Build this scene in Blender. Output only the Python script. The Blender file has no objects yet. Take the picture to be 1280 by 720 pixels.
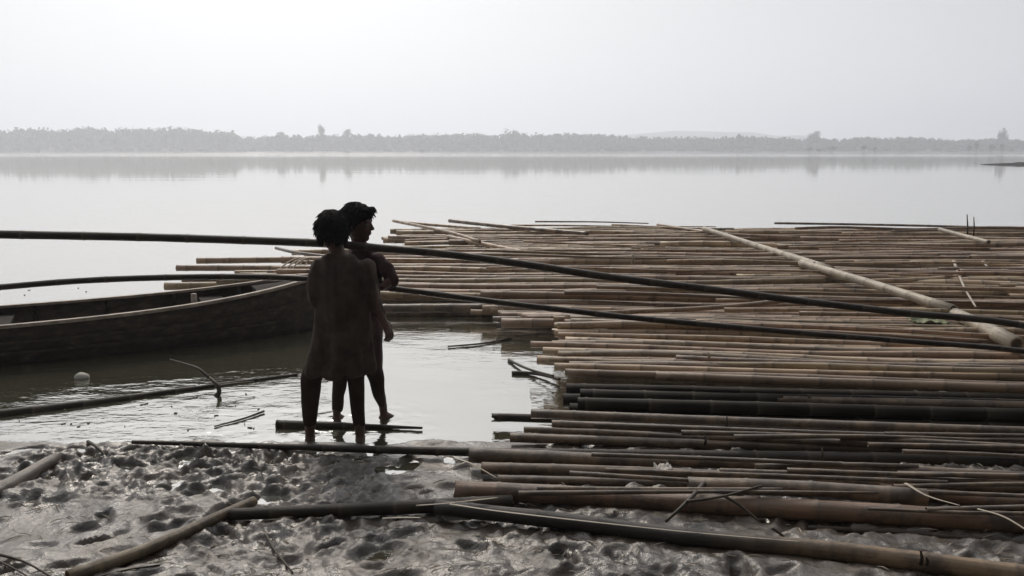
import bpy, bmesh, math, random
import numpy as np
from mathutils import Vector, Matrix, noise as mnoise

random.seed(11)
np.random.seed(11)
sc = bpy.context.scene
COL = sc.collection
R = math.radians

# ------------------------------------------------------------------ camera
W0, H0, F = 1280.0, 720.0, 1065.0
CAMH = 1.6
HORIZ = 189.3
PITCH = math.atan((360 - HORIZ) / F)
cp, sp = math.cos(PITCH), math.sin(PITCH)
cam_d = bpy.data.cameras.new('camera')
cam = bpy.data.objects.new('camera', cam_d)
COL.objects.link(cam)
cam.location = (0, 0, CAMH)
cam.rotation_euler = (math.pi / 2 - PITCH, 0, 0)
cam_d.sensor_width = 36
cam_d.lens = 36 * F / W0
cam_d.clip_start = 0.05
cam_d.clip_end = 6000
sc.camera = cam


def ray(px, py):
    u = (px - W0 / 2) / F
    v = -(py - H0 / 2) / F
    return Vector((u, cp + v * sp, -sp + v * cp))


def PZ(px, py, z=0.0):
    d = ray(px, py)
    t = (z - CAMH) / d.z
    return Vector((0, 0, CAMH)) + d * t


def PY(px, py, Y):
    d = ray(px, py)
    return Vector((0, 0, CAMH)) + d * (Y / d.y)


# ------------------------------------------------------------------ object helpers
def tag(o, label=None, cat=None, group=None, kind=None):
    if label: o['label'] = label
    if cat: o['category'] = cat
    if group: o['group'] = group
    if kind: o['kind'] = kind
    return o


def root(name, loc, label, cat, group=None):
    o = bpy.data.objects.new(name, None)
    o.empty_display_size = 0.1
    COL.objects.link(o)
    o.location = loc
    return tag(o, label, cat, group)


def wloc(o):
    v = Vector((0, 0, 0))
    while o is not None:
        v = v + o.location
        o = o.parent
    return v


def mk(name, verts, faces, mat, parent=None, smooth=True, attrs=None, uv=None, base=None):
    """link verts (world space) as one mesh object, re-based on its parent or its own base point"""
    vs = np.array([tuple(v) for v in verts], dtype=np.float64).reshape(-1, 3)
    if parent is not None:
        off = np.array(wloc(parent))
    elif base is not None:
        off = np.array(base, dtype=np.float64)
    else:
        off = np.array([(vs[:, 0].min() + vs[:, 0].max()) / 2, (vs[:, 1].min() + vs[:, 1].max()) / 2, vs[:, 2].min()])
    me = bpy.data.meshes.new(name)
    me.from_pydata((vs - off).tolist(), [], faces)
    if smooth:
        me.polygons.foreach_set('use_smooth', [True] * len(me.polygons))
    if attrs:
        for k, vals in attrs.items():
            a = me.attributes.new(k, 'FLOAT', 'POINT')
            a.data.foreach_set('value', np.array(vals, dtype=np.float32))
    if mat: me.materials.append(mat)
    o = bpy.data.objects.new(name, me)
    COL.objects.link(o)
    if parent is not None:
        o.parent = parent
    else:
        o.location = tuple(off)
    me.update()
    return o


class G:
    """plain vertex / face collector"""
    def __init__(s):
        s.v, s.f, s.a = [], [], []

    def add(s, v, f, a=None):
        b = len(s.v)
        s.v += [tuple(p) for p in v]
        s.f += [tuple(i + b for i in q) for q in f]
        s.a += list(a) if a is not None else [0.0] * len(v)

    def build(s, name, mat, parent=None, smooth=True, base=None, attr=None):
        return mk(name, s.v, s.f, mat, parent, smooth, {attr: s.a} if attr else None, base=base)


def frame(d, up=Vector((0, 0, 1))):
    d = d.normalized()
    if abs(d.dot(up)) > .98: up = Vector((0, 1, 0))
    a = d.cross(up).normalized()
    b = a.cross(d).normalized()
    return a, b


def loft(g, rings, capped=True):
    n = len(rings[0])
    v = [p for r in rings for p in r]
    f = []
    for i in range(len(rings) - 1):
        for k in range(n):
            f.append((i * n + k, i * n + (k + 1) % n, (i + 1) * n + (k + 1) % n, (i + 1) * n + k))
    if capped:
        f.append(tuple(range(n))[::-1])
        f.append(tuple((len(rings) - 1) * n + k for k in range(n)))
    g.add(v, f)


def tube(g, pts, radii, n=8, capped=True):
    pts = [Vector(p) for p in pts]
    rings = []
    for i, p in enumerate(pts):
        d = pts[min(i + 1, len(pts) - 1)] - pts[max(i - 1, 0)]
        a, b = frame(d)
        r = radii[i] if hasattr(radii, '__len__') else radii
        rings.append([p + a * (r * math.cos(2 * math.pi * k / n)) + b * (r * math.sin(2 * math.pi * k / n)) for k in range(n)])
    loft(g, rings, capped)


def catmull(pts, n):
    pts = [Vector(p) for p in pts]
    if len(pts) == 2:
        return [pts[0].lerp(pts[1], i / n) for i in range(n + 1)]
    L = [0]
    for i in range(1, len(pts)): L.append(L[-1] + (pts[i] - pts[i - 1]).length)
    out = []
    for i in range(n + 1):
        s = L[-1] * i / n
        k = max(j for j in range(len(pts) - 1) if L[j] <= s + 1e-9)
        t = (s - L[k]) / max(L[k + 1] - L[k], 1e-9)
        p1, p2 = pts[k], pts[k + 1]
        p0 = pts[k - 1] if k > 0 else p1 * 2 - p2
        p3 = pts[k + 2] if k + 2 < len(pts) else p2 * 2 - p1
        out.append(0.5 * ((2 * p1) + (p2 - p0) * t + (2 * p0 - 5 * p1 + 4 * p2 - p3) * t * t + (3 * p1 - p0 - 3 * p2 + p3) * t ** 3))
    return out


def ell(g, c, rx, ry, rz, rot=None, nu=14, nv=10):
    c = Vector(c)
    v = [(0, 0, 1)]
    for i in range(1, nv):
        th = math.pi * i / nv
        for k in range(nu):
            v.append((math.sin(th) * math.cos(2 * math.pi * k / nu), math.sin(th) * math.sin(2 * math.pi * k / nu), math.cos(th)))
    v.append((0, 0, -1))
    f = [(0, 1 + k, 1 + (k + 1) % nu) for k in range(nu)]
    for i in range(nv - 2):
        for k in range(nu):
            a = 1 + i * nu
            f.append((a + k, a + nu + k, a + nu + (k + 1) % nu, a + (k + 1) % nu))
    l = len(v) - 1
    a = 1 + (nv - 2) * nu
    f += [(l, a + (k + 1) % nu, a + k) for k in range(nu)]
    out = []
    for p in v:
        q = Vector((p[0] * rx, p[1] * ry, p[2] * rz))
        if rot is not None: q = rot @ q
        out.append(c + q)
    g.add(out, f)


def box(g, c, sx, sy, sz, rot=None):
    c = Vector(c)
    v = []
    for x in (-.5, .5):
        for y in (-.5, .5):
            for z in (-.5, .5):
                q = Vector((x * sx, y * sy, z * sz))
                v.append(c + (rot @ q if rot is not None else q))
    g.add(v, [(0, 1, 3, 2), (4, 6, 7, 5), (0, 4, 5, 1), (2, 3, 7, 6), (0, 2, 6, 4), (1, 5, 7, 3)])


# ------------------------------------------------------------------ numpy noise
def vnoise(x, y, seed=0):
    xi = np.floor(x).astype(np.int64); yi = np.floor(y).astype(np.int64)
    xf = x - xi; yf = y - yi
    u = xf * xf * xf * (xf * (xf * 6 - 15) + 10); v = yf * yf * yf * (yf * (yf * 6 - 15) + 10)

    def h(a, b):
        n = (a * 374761393 + b * 668265263 + seed * 974634777) & 0x7fffffff
        n = ((n ^ (n >> 13)) * 1274126177) & 0x7fffffff
        n = (n ^ (n >> 16)) & 0xffff
        return n / 65535.0 * 2 - 1
    return (h(xi, yi) * (1 - u) + h(xi + 1, yi) * u) * (1 - v) + (h(xi, yi + 1) * (1 - u) + h(xi + 1, yi + 1) * u) * v


def fbm(x, y, o=4, seed=0, gain=.5):
    s = 0; a = 1.0; t = 0
    for i in range(o):
        s = s + a * vnoise(x * 2 ** i + 13.7 * i, y * 2 ** i - 7.3 * i, seed + i); t += a; a *= gain
    return s / t


# ------------------------------------------------------------------ materials
def mat_new(name):
    m = bpy.data.materials.new(name)
    m.use_nodes = True
    nt = m.node_tree
    return m, nt, nt.nodes['Principled BSDF'], nt.nodes['Material Output']


def nd(nt, t, **kw):
    n = nt.nodes.new(t)
    for k, v in kw.items(): setattr(n, k, v)
    return n


def ramp(nt, stops):
    n = nt.nodes.new('ShaderNodeValToRGB')
    e = n.color_ramp.elements
    while len(e) < len(stops): e.new(0.5)
    for i, (p, c) in enumerate(stops):
        e[i].position = p
        e[i].color = (c[0], c[1], c[2], 1)
    return n


def noise_n(nt, scale, detail=4, vec=None, rough=.55):
    n = nt.nodes.new('ShaderNodeTexNoise')
    n.inputs['Scale'].default_value = scale
    n.inputs['Detail'].default_value = detail
    n.inputs['Roughness'].default_value = rough
    if vec is not None: nt.links.new(vec, n.inputs['Vector'])
    return n


def mixrgb(nt, a, b, fac, mode='MIX'):
    n = nt.nodes.new('ShaderNodeMix')
    n.data_type = 'RGBA'
    n.blend_type = mode
    for sock, val in ((n.inputs[0], fac), (n.inputs[6], a), (n.inputs[7], b)):
        if isinstance(val, (int, float)): sock.default_value = val
        elif isinstance(val, (tuple, list)): sock.default_value = (*val, 1)
        else: nt.links.new(val, sock)
    return n.outputs[2]


def mathn(nt, op, a, b=None, c=None, clamp=False):
    n = nt.nodes.new('ShaderNodeMath')
    n.operation = op
    n.use_clamp = clamp
    for i, val in enumerate((a, b, c)):
        if val is None: continue
        if isinstance(val, (int, float)): n.inputs[i].default_value = val
        else: nt.links.new(val, n.inputs[i])
    return n.outputs[0]


def bamboo_mat(name, cols, mud=(.050, .035, .024), mud_amt=.4, rough=.5, spec=.4, varamp=1.0, joint=.7, coat=None):
    """cols: list of colours picked per pole; streaks run along the culm, joints are darker"""
    m, nt, p, out = mat_new(name)
    oi = nd(nt, 'ShaderNodeObjectInfo')
    cols = cols * 2 if len(cols) == 1 else cols
    st = [(i / max(len(cols) - 1, 1), c) for i, c in enumerate(cols)]
    rp = ramp(nt, st)
    nt.links.new(oi.outputs['Random'], rp.inputs[0])
    at = nd(nt, 'ShaderNodeAttribute', attribute_name='along')
    ar = nd(nt, 'ShaderNodeAttribute', attribute_name='around')
    an = nd(nt, 'ShaderNodeAttribute', attribute_name='joint')
    cx = nd(nt, 'ShaderNodeCombineXYZ')
    nt.links.new(mathn(nt, 'MULTIPLY', at.outputs['Fac'], 1.0), cx.inputs[0])
    nt.links.new(mathn(nt, 'MULTIPLY', ar.outputs['Fac'], 3.0), cx.inputs[1])
    nt.links.new(mathn(nt, 'MULTIPLY', oi.outputs['Random'], 57.0), cx.inputs[2])
    n1 = noise_n(nt, 2.2, 5, cx.outputs[0], .65)
    c1 = mixrgb(nt, rp.outputs[0], (.35, .33, .30), mathn(nt, 'MULTIPLY', n1.outputs[0], .9, clamp=True), 'MULTIPLY')
    # internode-scale tone variation
    n2 = noise_n(nt, .8, 2, cx.outputs[0])
    r2 = ramp(nt, [(.3, (.55, .52, .5)), (.7, (1.25, 1.2, 1.12))])
    nt.links.new(n2.outputs[0], r2.inputs[0])
    c2 = mixrgb(nt, c1, r2.outputs[0], .8 * varamp, 'MULTIPLY')
    c3 = mixrgb(nt, c2, (.10, .08, .06), mathn(nt, 'MULTIPLY', an.outputs['Fac'], joint, clamp=True))
    geo = nd(nt, 'ShaderNodeNewGeometry')
    n3 = noise_n(nt, 6.5, 6, geo.outputs['Position'], .7)
    r3 = ramp(nt, [(.62 - .3 * mud_amt, (0, 0, 0)), (.72 - .25 * mud_amt, (1, 1, 1))])
    nt.links.new(n3.outputs[0], r3.inputs[0])
    c4 = mixrgb(nt, c3, mud, mathn(nt, 'MULTIPLY', r3.outputs[0], min(1, .4 + mud_amt * .6)))
    if coat:      # wet mud caked on the first metres of the culm
        rc = ramp(nt, [(0, (1, 1, 1)), (1, (0, 0, 0))])
        mrg = nd(nt, 'ShaderNodeMapRange')
        mrg.inputs['From Min'].default_value = coat[0]; mrg.inputs['From Max'].default_value = coat[1]
        nt.links.new(mathn(nt, 'ADD', at.outputs['Fac'], mathn(nt, 'MULTIPLY', n3.outputs[0], .7)), mrg.inputs['Value'])
        nt.links.new(mrg.outputs[0], rc.inputs[0])
        c4 = mixrgb(nt, c4, (.030, .024, .020), rc.outputs[0])
    nt.links.new(c4, p.inputs['Base Color'])
    rr = ramp(nt, [(.2, (rough - .14,) * 3), (.8, (rough + .16,) * 3)])
    nt.links.new(n1.outputs[0], rr.inputs[0])
    nt.links.new(rr.outputs[0], p.inputs['Roughness'])
    p.inputs['Specular IOR Level'].default_value = spec
    b = nd(nt, 'ShaderNodeBump')
    b.inputs['Strength'].default_value = .5
    b.inputs['Distance'].default_value = .006
    n4 = noise_n(nt, 9, 5, cx.outputs[0], .7)
    nt.links.new(mathn(nt, 'ADD', n4.outputs[0], n3.outputs[0]), b.inputs['Height'])
    nt.links.new(b.outputs[0], p.inputs['Normal'])
    return m


M = {}
M['raft'] = bamboo_mat('bamboo_weathered', [(.46, .32, .205), (.68, .51, .35), (.29, .195, .13), (.74, .57, .39), (.50, .335, .235), (.64, .51, .31), (.20, .13, .085), (.70, .51, .38)], mud_amt=.3, rough=.42, spec=.5)
M['near'] = bamboo_mat('bamboo_wet_muddy', [(.25, .175, .115), (.34, .25, .17), (.20, .145, .10), (.35, .245, .165)], mud_amt=.62, rough=.38, spec=.65)
M['red'] = bamboo_mat('bamboo_reddish', [(.30, .185, .12)], mud_amt=.5, rough=.36, spec=.6)
M['tan'] = bamboo_mat('bamboo_tan', [(.33, .26, .165)], mud_amt=.55, rough=.45)
M['pale'] = bamboo_mat('bamboo_pale', [(.60, .54, .44), (.52, .46, .37)], mud_amt=.25, rough=.5, joint=.25)
M['tanmud'] = bamboo_mat('bamboo_tan_half_caked', [(.36, .25, .15)], mud_amt=.5, rough=.45, coat=(1.5, 2.1))
M['dark'] = bamboo_mat('bamboo_dark_wet', [(.036, .025, .017), (.050, .036, .025)], mud_amt=.3, rough=.42, spec=.3)
M['under_shade'] = bamboo_mat('bamboo_painted_shade', [(.020, .014, .009), (.030, .021, .014)], mud=(.018, .013, .009), mud_amt=.4, rough=.6, spec=.2)  # near-black base colour paints in the shadow gap under the raft's near block
M['twig'] = bamboo_mat('twig_bark', [(.07, .055, .04), (.10, .08, .055)], mud_amt=.3, rough=.6)


def simple(name, col, rough=.7, spec=.3, nscale=8, var=.35, bump=.3, bdist=.005, metal=0):
    m, nt, p, out = mat_new(name)
    tc = nd(nt, 'ShaderNodeTexCoord')
    n = noise_n(nt, nscale, 6, tc.outputs['Object'], .6)
    lo = tuple(c * (1 - var) for c in col); hi = tuple(min(1, c * (1 + var)) for c in col)
    r = ramp(nt, [(.3, lo), (.7, hi)])
    nt.links.new(n.outputs[0], r.inputs[0])
    nt.links.new(r.outputs[0], p.inputs['Base Color'])
    p.inputs['Roughness'].default_value = rough
    p.inputs['Specular IOR Level'].default_value = spec
    n2 = noise_n(nt, nscale * 4, 5, tc.outputs['Object'], .6)
    b = nd(nt, 'ShaderNodeBump')
    b.inputs['Strength'].default_value = bump
    b.inputs['Distance'].default_value = bdist
    nt.links.new(n2.outputs[0], b.inputs['Height'])
    nt.links.new(b.outputs[0], p.inputs['Normal'])
    return m


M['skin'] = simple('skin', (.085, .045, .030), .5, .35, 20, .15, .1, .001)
M['hair'] = simple('hair', (.006, .005, .005), .85, .12, 60, .4, .8, .004)
M['eye'] = simple('eye', (.10, .09, .08), .2, .5, 5, .05, 0)
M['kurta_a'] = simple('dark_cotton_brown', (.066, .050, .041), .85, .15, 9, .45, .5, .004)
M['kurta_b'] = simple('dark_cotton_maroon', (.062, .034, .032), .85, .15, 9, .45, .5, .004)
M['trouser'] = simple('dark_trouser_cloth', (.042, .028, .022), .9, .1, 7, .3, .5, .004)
M['rope'] = simple('pale_fibre', (.42, .36, .28), .8, .2, 30, .3, .4, .002)
M['cloth'] = simple('pale_plastic_scrap', (.62, .58, .52), .6, .3, 20, .15, .3, .003)
M['leaf'] = simple('dry_leaf', (.19, .20, .12), .7, .2, 12, .3, .2, .002)
M['foam'] = simple('pale_float', (.36, .34, .30), .7, .2, 14, .12, .3, .003)

# boat wood: planks run along the hull
m, nt, p, out = mat_new('boat_wood')
tc = nd(nt, 'ShaderNodeTexCoord')
mp = nd(nt, 'ShaderNodeMapping')
mp.inputs['Scale'].default_value = (1.2, 8, 8)
nt.links.new(tc.outputs['Object'], mp.inputs[0])
n1 = noise_n(nt, 2.5, 7, mp.outputs[0], .65)
r1 = ramp(nt, [(.3, (.020, .014, .010)), (.55, (.052, .036, .026)), (.8, (.125, .090, .066))])
nt.links.new(n1.outputs[0], r1.inputs[0])
nt.links.new(r1.outputs[0], p.inputs['Base Color'])
p.inputs['Roughness'].default_value = .6
p.inputs['Specular IOR Level'].default_value = .25
b = nd(nt, 'ShaderNodeBump'); b.inputs['Strength'].default_value = .5; b.inputs['Distance'].default_value = .01
nt.links.new(n1.outputs[0], b.inputs['Height']); nt.links.new(b.outputs[0], p.inputs['Normal'])
M['boat'] = m
M['rail'] = simple('worn_rail_wood', (.32, .26, .21), .6, .3, 10, .45, .4, .005)
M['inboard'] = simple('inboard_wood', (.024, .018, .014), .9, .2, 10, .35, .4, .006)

# mud and ground
m, nt, p, out = mat_new('wet_mud')
geo = nd(nt, 'ShaderNodeNewGeometry')
n1 = noise_n(nt, 3.2, 8, geo.outputs['Position'], .65)
r1 = ramp(nt, [(.30, (.022, .016, .011)), (.5, (.055, .040, .028)), (.72, (.125, .096, .070))])
nt.links.new(n1.outputs[0], r1.inputs[0])
nt.links.new(r1.outputs[0], p.inputs['Base Color'])
n2 = noise_n(nt, 5.5, 6, geo.outputs['Position'], .6)
r2 = ramp(nt, [(.36, (.20,) * 3), (.60, (.50,) * 3)])
nt.links.new(n2.outputs[0], r2.inputs[0])
nt.links.new(r2.outputs[0], p.inputs['Roughness'])
p.inputs['Specular IOR Level'].default_value = .78
n3 = noise_n(nt, 45, 7, geo.outputs['Position'], .6)
b = nd(nt, 'ShaderNodeBump'); b.inputs['Strength'].default_value = .6; b.inputs['Distance'].default_value = .010
nt.links.new(n3.outputs[0], b.inputs['Height']); nt.links.new(b.outputs[0], p.inputs['Normal'])
M['mud'] = m

# water
m, nt, p, out = mat_new('river_water')
nt.nodes.remove(p)
geo = nd(nt, 'ShaderNodeNewGeometry')
sx = nd(nt, 'ShaderNodeSeparateXYZ'); nt.links.new(geo.outputs['Position'], sx.inputs[0])
Yp = sx.outputs[1]
mp = nd(nt, 'ShaderNodeMapping'); mp.inputs['Scale'].default_value = (1.0, 1.9, 1)
mp.inputs['Rotation'].default_value = (0, 0, R(12))
nt.links.new(geo.outputs['Position'], mp.inputs[0])
na = noise_n(nt, 3.4, 3, mp.outputs[0], .5)
nb = noise_n(nt, 14, 3, mp.outputs[0], .5)
# calmer and choppier patches
npatch = noise_n(nt, .55, 2, geo.outputs['Position'])
rpatch = ramp(nt, [(.42, (.12,) * 3), (.62, (1,) * 3)])
nt.links.new(npatch.outputs[0], rpatch.inputs[0])
# ripple rings round the waders' legs
ring_sum = None
for (fx, fy) in [PZ(387, 545)[:2], PZ(451, 545)[:2], PZ(481, 521)[:2], PZ(421, 523)[:2]]:
    cv = nd(nt, 'ShaderNodeVectorMath', operation='DISTANCE')
    nt.links.new(geo.outputs['Position'], cv.inputs[0]); cv.inputs[1].default_value = (fx, fy, 0)
    d = cv.outputs['Value']
    w = mathn(nt, 'SINE', mathn(nt, 'MULTIPLY', d, 62))
    fall = mathn(nt, 'DIVIDE', .12, mathn(nt, 'ADD', mathn(nt, 'MULTIPLY', mathn(nt, 'MULTIPLY', d, d), 7), .12))
    t = mathn(nt, 'MULTIPLY', w, fall)
    ring_sum = t if ring_sum is None else mathn(nt, 'ADD', ring_sum, t)
near = mathn(nt, 'DIVIDE', 1.0, mathn(nt, 'ADD', 1.0, mathn(nt, 'POWER', mathn(nt, 'MULTIPLY', mathn(nt, 'MAXIMUM', Yp, 0.1), .13), 2.2)))
hh = mathn(nt, 'ADD', mathn(nt, 'MULTIPLY', na.outputs[0], 2.0), mathn(nt, 'MULTIPLY', nb.outputs[0], .55))
hh = mathn(nt, 'MULTIPLY', hh, mathn(nt, 'MULTIPLY', rpatch.outputs[0], near))
hh = mathn(nt, 'ADD', hh, mathn(nt, 'MULTIPLY', ring_sum, .14))
# long soft swell on the open river so far reflections break into level streaks
mp2 = nd(nt, 'ShaderNodeMapping'); mp2.inputs['Scale'].default_value = (.05, .35, 1)
nt.links.new(geo.outputs['Position'], mp2.inputs[0])
nc = noise_n(nt, 1.0, 3, mp2.outputs[0], .5)
hh = mathn(nt, 'ADD', hh, mathn(nt, 'MULTIPLY', nc.outputs[0], .8))
b = nd(nt, 'ShaderNodeBump'); b.inputs['Strength'].default_value = 1.0; b.inputs['Distance'].default_value = .010
nt.links.new(hh, b.inputs['Height'])
gl = nd(nt, 'ShaderNodeBsdfGlossy'); gl.inputs['Color'].default_value = (.98, .965, .94, 1)
mr = nd(nt, 'ShaderNodeMapRange'); mr.inputs['From Min'].default_value = 170; mr.inputs['From Max'].default_value = 330
mr.inputs['To Min'].default_value = .04; mr.inputs['To Max'].default_value = .11
nt.links.new(Yp, mr.inputs['Value'])
nt.links.new(mr.outputs[0], gl.inputs['Roughness'])
nt.links.new(b.outputs[0], gl.inputs['Normal'])
df = nd(nt, 'ShaderNodeBsdfDiffuse'); df.inputs['Color'].default_value = (.070, .066, .044, 1)
fr = nd(nt, 'ShaderNodeLayerWeight'); fr.inputs['Blend'].default_value = .5
nt.links.new(b.outputs[0], fr.inputs['Normal'])
mx = nd(nt, 'ShaderNodeMixShader')
fac = mathn(nt, 'ADD', .30, mathn(nt, 'MULTIPLY', .68, mathn(nt, 'POWER', fr.outputs['Facing'], 3.0)))
nt.links.new(fac, mx.inputs[0]); nt.links.new(df.outputs[0], mx.inputs[1]); nt.links.new(gl.outputs[0], mx.inputs[2])
nt.links.new(mx.outputs[0], out.inputs['Surface'])
M['water'] = m

M['crown'] = simple('far_foliage', (.055, .070, .045), .9, .1, .25, .4, 0)
M['crown_dry'] = simple('bare_winter_crown', (.075, .065, .055), .9, .1, .3, .3, 0)
M['trunk'] = simple('far_trunk', (.09, .075, .06), .9, .1, 1, .3, 0)
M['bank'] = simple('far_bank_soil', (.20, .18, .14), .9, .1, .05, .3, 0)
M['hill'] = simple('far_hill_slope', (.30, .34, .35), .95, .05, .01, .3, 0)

# ---- poles lying on the mud, traced one by one
shore = [
    ([(742, 531), (1000, 540), (1300, 549)], .125, 6, 6, 'near', 0, 'slim pole riding on top of the uppermost shore poles'),
    ([(900, 589), (1100, 596), (1300, 606)], .125, 8, 7, 'near', 0, 'slim pole lying over the brown ones right of the pale scrap'),
    ([(1010, 660), (1140, 668), (1300, 683)], .03, 8, 9, 'dark', 0, 'thin dark pole half sunk in mud between the reddish log and the nearest pole'),
    ([(664, 517), (900, 526), (1300, 540)], .11, 12, 12, 'near', 0, 'grey pole highest of the shore poles, under the raft\'s dark front face'),
    ([(617, 522), (700, 524), (1300, 547)], .055, 11, 10, 'dark', .02, 'black pole with a jagged broken end over the water'),
    ([(690, 530), (900, 538), (1300, 556)], .085, 10, 11, 'near', 0, 'thin grey shore pole starting just right of the jagged black one'),
    ([(655, 537), (780, 542), (880, 549)], .06, 8, 9, 'near', 0, 'short thin shore pole ending at a dark gap mid way'),
    ([(884, 546), (1050, 553), (1300, 564)], .09, 9, 9, 'near', 0, 'thin shore pole continuing right of the dark gap'),
    ([(638, 547), (840, 554), (1300, 568)], .055, 12, 12, 'near', 0, 'square cut shore pole ending just above the long straight log'),
    ([(165, 553), (430, 561), (640, 566), (900, 571), (1300, 578)], .045, 5, 22, 'dark', 0, 'very long dark pole running along the waterline past the waders'),
    ([(587, 569), (700, 573), (832, 580)], .085, 20, 17, 'near', 0, 'thick olive pole with a rounded left end, stopping at the pale scrap'),
    ([(836, 576), (1050, 585), (1300, 598)], .09, 15, 15, 'near', 0, 'brown pole running right from the pale scrap'),
    ([(602, 585), (800, 591), (1300, 612)], .065, 15, 14, 'near', 0, 'brown shore pole directly below the thick olive one'),
    ([(622, 599), (860, 605), (1300, 624)], .05, 11, 12, 'near', 0, 'half buried thin pole just above the reddish log'),
    ([(860, 606), (1000, 611), (1158, 622)], .12, 20, 22, 'near', 0, 'dark thick log on top at right, ending by the curved pale strip'),
    ([(1100, 612), (1200, 622), (1300, 632)], .075, 16, 18, 'red', 0, 'short rusty brown log end at the right edge'),
    ([(570, 613), (700, 619), (860, 630), (1060, 640), (1300, 656)], .075, 24, 28, 'red', .01, 'thick reddish log lying across the mud'),
    ([(288, 643), (420, 638), (640, 628)], .055, 15, 19, 'dark', 0, 'dark straight pole in the mud, meeting the tan diagonal pole'),
    ([(545, 634), (700, 651), (860, 672), (1060, 691), (1300, 722)], .075, 19, 28, 'tanmud', 0, 'thickest pole nearest the camera, caked dark at left and tan towards bottom right'),
    ([(85, 722), (190, 684), (250, 656), (318, 626)], .055, 19, 12, 'tan', 0, 'tan bamboo lying diagonally across the mud at bottom left'),
    ([(-14, 622), (30, 597), (70, 573)], .030, 24, 15, 'near', 0, 'short muddy log stub slanting at the left edge'),
]


def rad(pt, wpx):
    """radius in metres of something wpx photo-pixels thick at pt"""
    d = (pt - Vector((0, 0, CAMH))).dot(Vector((0, cp, -sp)))
    return wpx * d / F / 2


# ------------------------------------------------------------------ ground sheet
SHORE = PZ(500, 557)[1]


def axis(fine0, fine1, step, lo, hi, g=1.13):
    a = list(np.arange(fine0, fine1, step))
    s = step; x = fine1
    while x < hi: a.append(x); s *= g; x += s
    a.append(hi)
    s = step; x = fine0 - step; pre = []
    while x > lo: pre.append(x); s *= g; x -= s
    pre.append(lo)
    return np.array(pre[::-1] + a)


FAR = 640.0
xs = axis(-3.7, 3.9, .0125, -2050, 2050)
ys = axis(2.75, 5.35, .0115, -60, 1575)
X, Y = np.meshgrid(xs, ys)


def mudh(X, Y):
    wob = .06 * vnoise(X * 1.3, X * 0 + 3.1, 5) + .04 * vnoise(X * 4.1, X * 0 + 9.1, 6)
    # the shore bends away at left
    sh = SHORE + wob + np.where(X < -2.2, (-2.2 - X) * .10, 0)
    t = sh - Y                                # >0 on land
    base = np.where(t > 0, np.minimum(.022 * t + .010 + .05 * (t > 2.0) * (t - 2.0), .6), 0)
    base = np.where(t <= 0, np.maximum(.16 * t, -.05 + .11 * t), base)
    base = np.maximum(base, -2.2)
    land = np.clip((t + .06) / .28, 0, 1)
    far = np.clip((Y - FAR + 22) / 22, 0, 1) * 3.4 + np.clip((Y - FAR) / 200, 0, 1) * 3
    h = np.where(Y > 300, np.where(Y > FAR - 22, far - 2.2 * (1 - np.clip((Y - FAR + 22) / 8, 0, 1)), -2.2), base)
    nearm = np.clip((8 - Y) / 2, 0, 1) * np.clip((Y + 4) / 3, 0, 1) * np.clip((9 - np.abs(X)) / 3, 0, 1)
    wx = X + .10 * fbm(X * 2.1, Y * 2.1, 2, 31); wy = Y + .10 * fbm(X * 2.1, Y * 2.1, 2, 37)
    big = fbm(wx * 2.0, wy * 2.6, 3, 1)
    rid = 1 - np.abs(fbm(wx * 6.5, wy * 8.5, 3, 7)) * 3.0
    sm = fbm(wx * 13, wy * 16, 3, 17)
    cl = np.abs(fbm(wx * 22, wy * 26, 2, 57))
    fine = fbm(X * 36, Y * 36, 2, 27)
    rough = np.clip(.82 + 2.1 * fbm(X * 1.0, Y * 1.2, 3, 77), .10, 1.35)
    chop = np.clip(1.15 - .45 * (t - .2), .45, 1.15)        # churned hardest along the shore
    sm2 = fbm(wx * 19, wy * 23, 3, 91)
    sm = fbm(wx * 8.5, wy * 11, 3, 17)
    cl = np.abs(fbm(wx * 12, wy * 15, 3, 57)) * 2.2 - .5
    n = .018 * big + .80 * rough * chop * (.005 * rid + .017 * sm + .025 * sm2 + .015 * cl + .010 * fine) - .004
    h = h + np.where((X > -.1) & (t > 0) & (Y > 2), .020 * np.clip((X + .1) * 2, 0, 1), 0)
    h = h + nearm * n * (.14 + .86 * land)
    return h


Z = mudh(X, Y)
# heel and foot prints trodden into the bank
rs = np.random.RandomState(4)
for i in range(420):
    fx, fy = rs.uniform(-3.6, 3.7), rs.uniform(2.8, SHORE - .05)
    a = rs.uniform(0, 6.28); L = rs.uniform(.03, .10); Wd = L * rs.uniform(.35, .6); dep = rs.uniform(.014, .036) * (.5 + L * 8)
    ix = (xs > fx - .35) & (xs < fx + .35); iy = (ys > fy - .35) & (ys < fy + .35)
    if not ix.any() or not iy.any(): continue
    sl = np.ix_(iy, ix)
    a = a if rs.rand() < .4 else rs.normal(.5, .35)
    dx = X[sl] - fx; dy = Y[sl] - fy
    u = (dx * math.cos(a) + dy * math.sin(a)) / L; v = (-dx * math.sin(a) + dy * math.cos(a)) / Wd
    r = np.sqrt(u * u + v * v)
    rim = .4 + .8 * vnoise(dx * 14 + i, dy * 14, 3)
    Z[sl] += -dep * np.exp(-(r ** 4) * .9) + dep * .40 * np.clip(rim, 0, 1.2) * np.exp(-((r - 1.4) / .3) ** 2)
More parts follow.
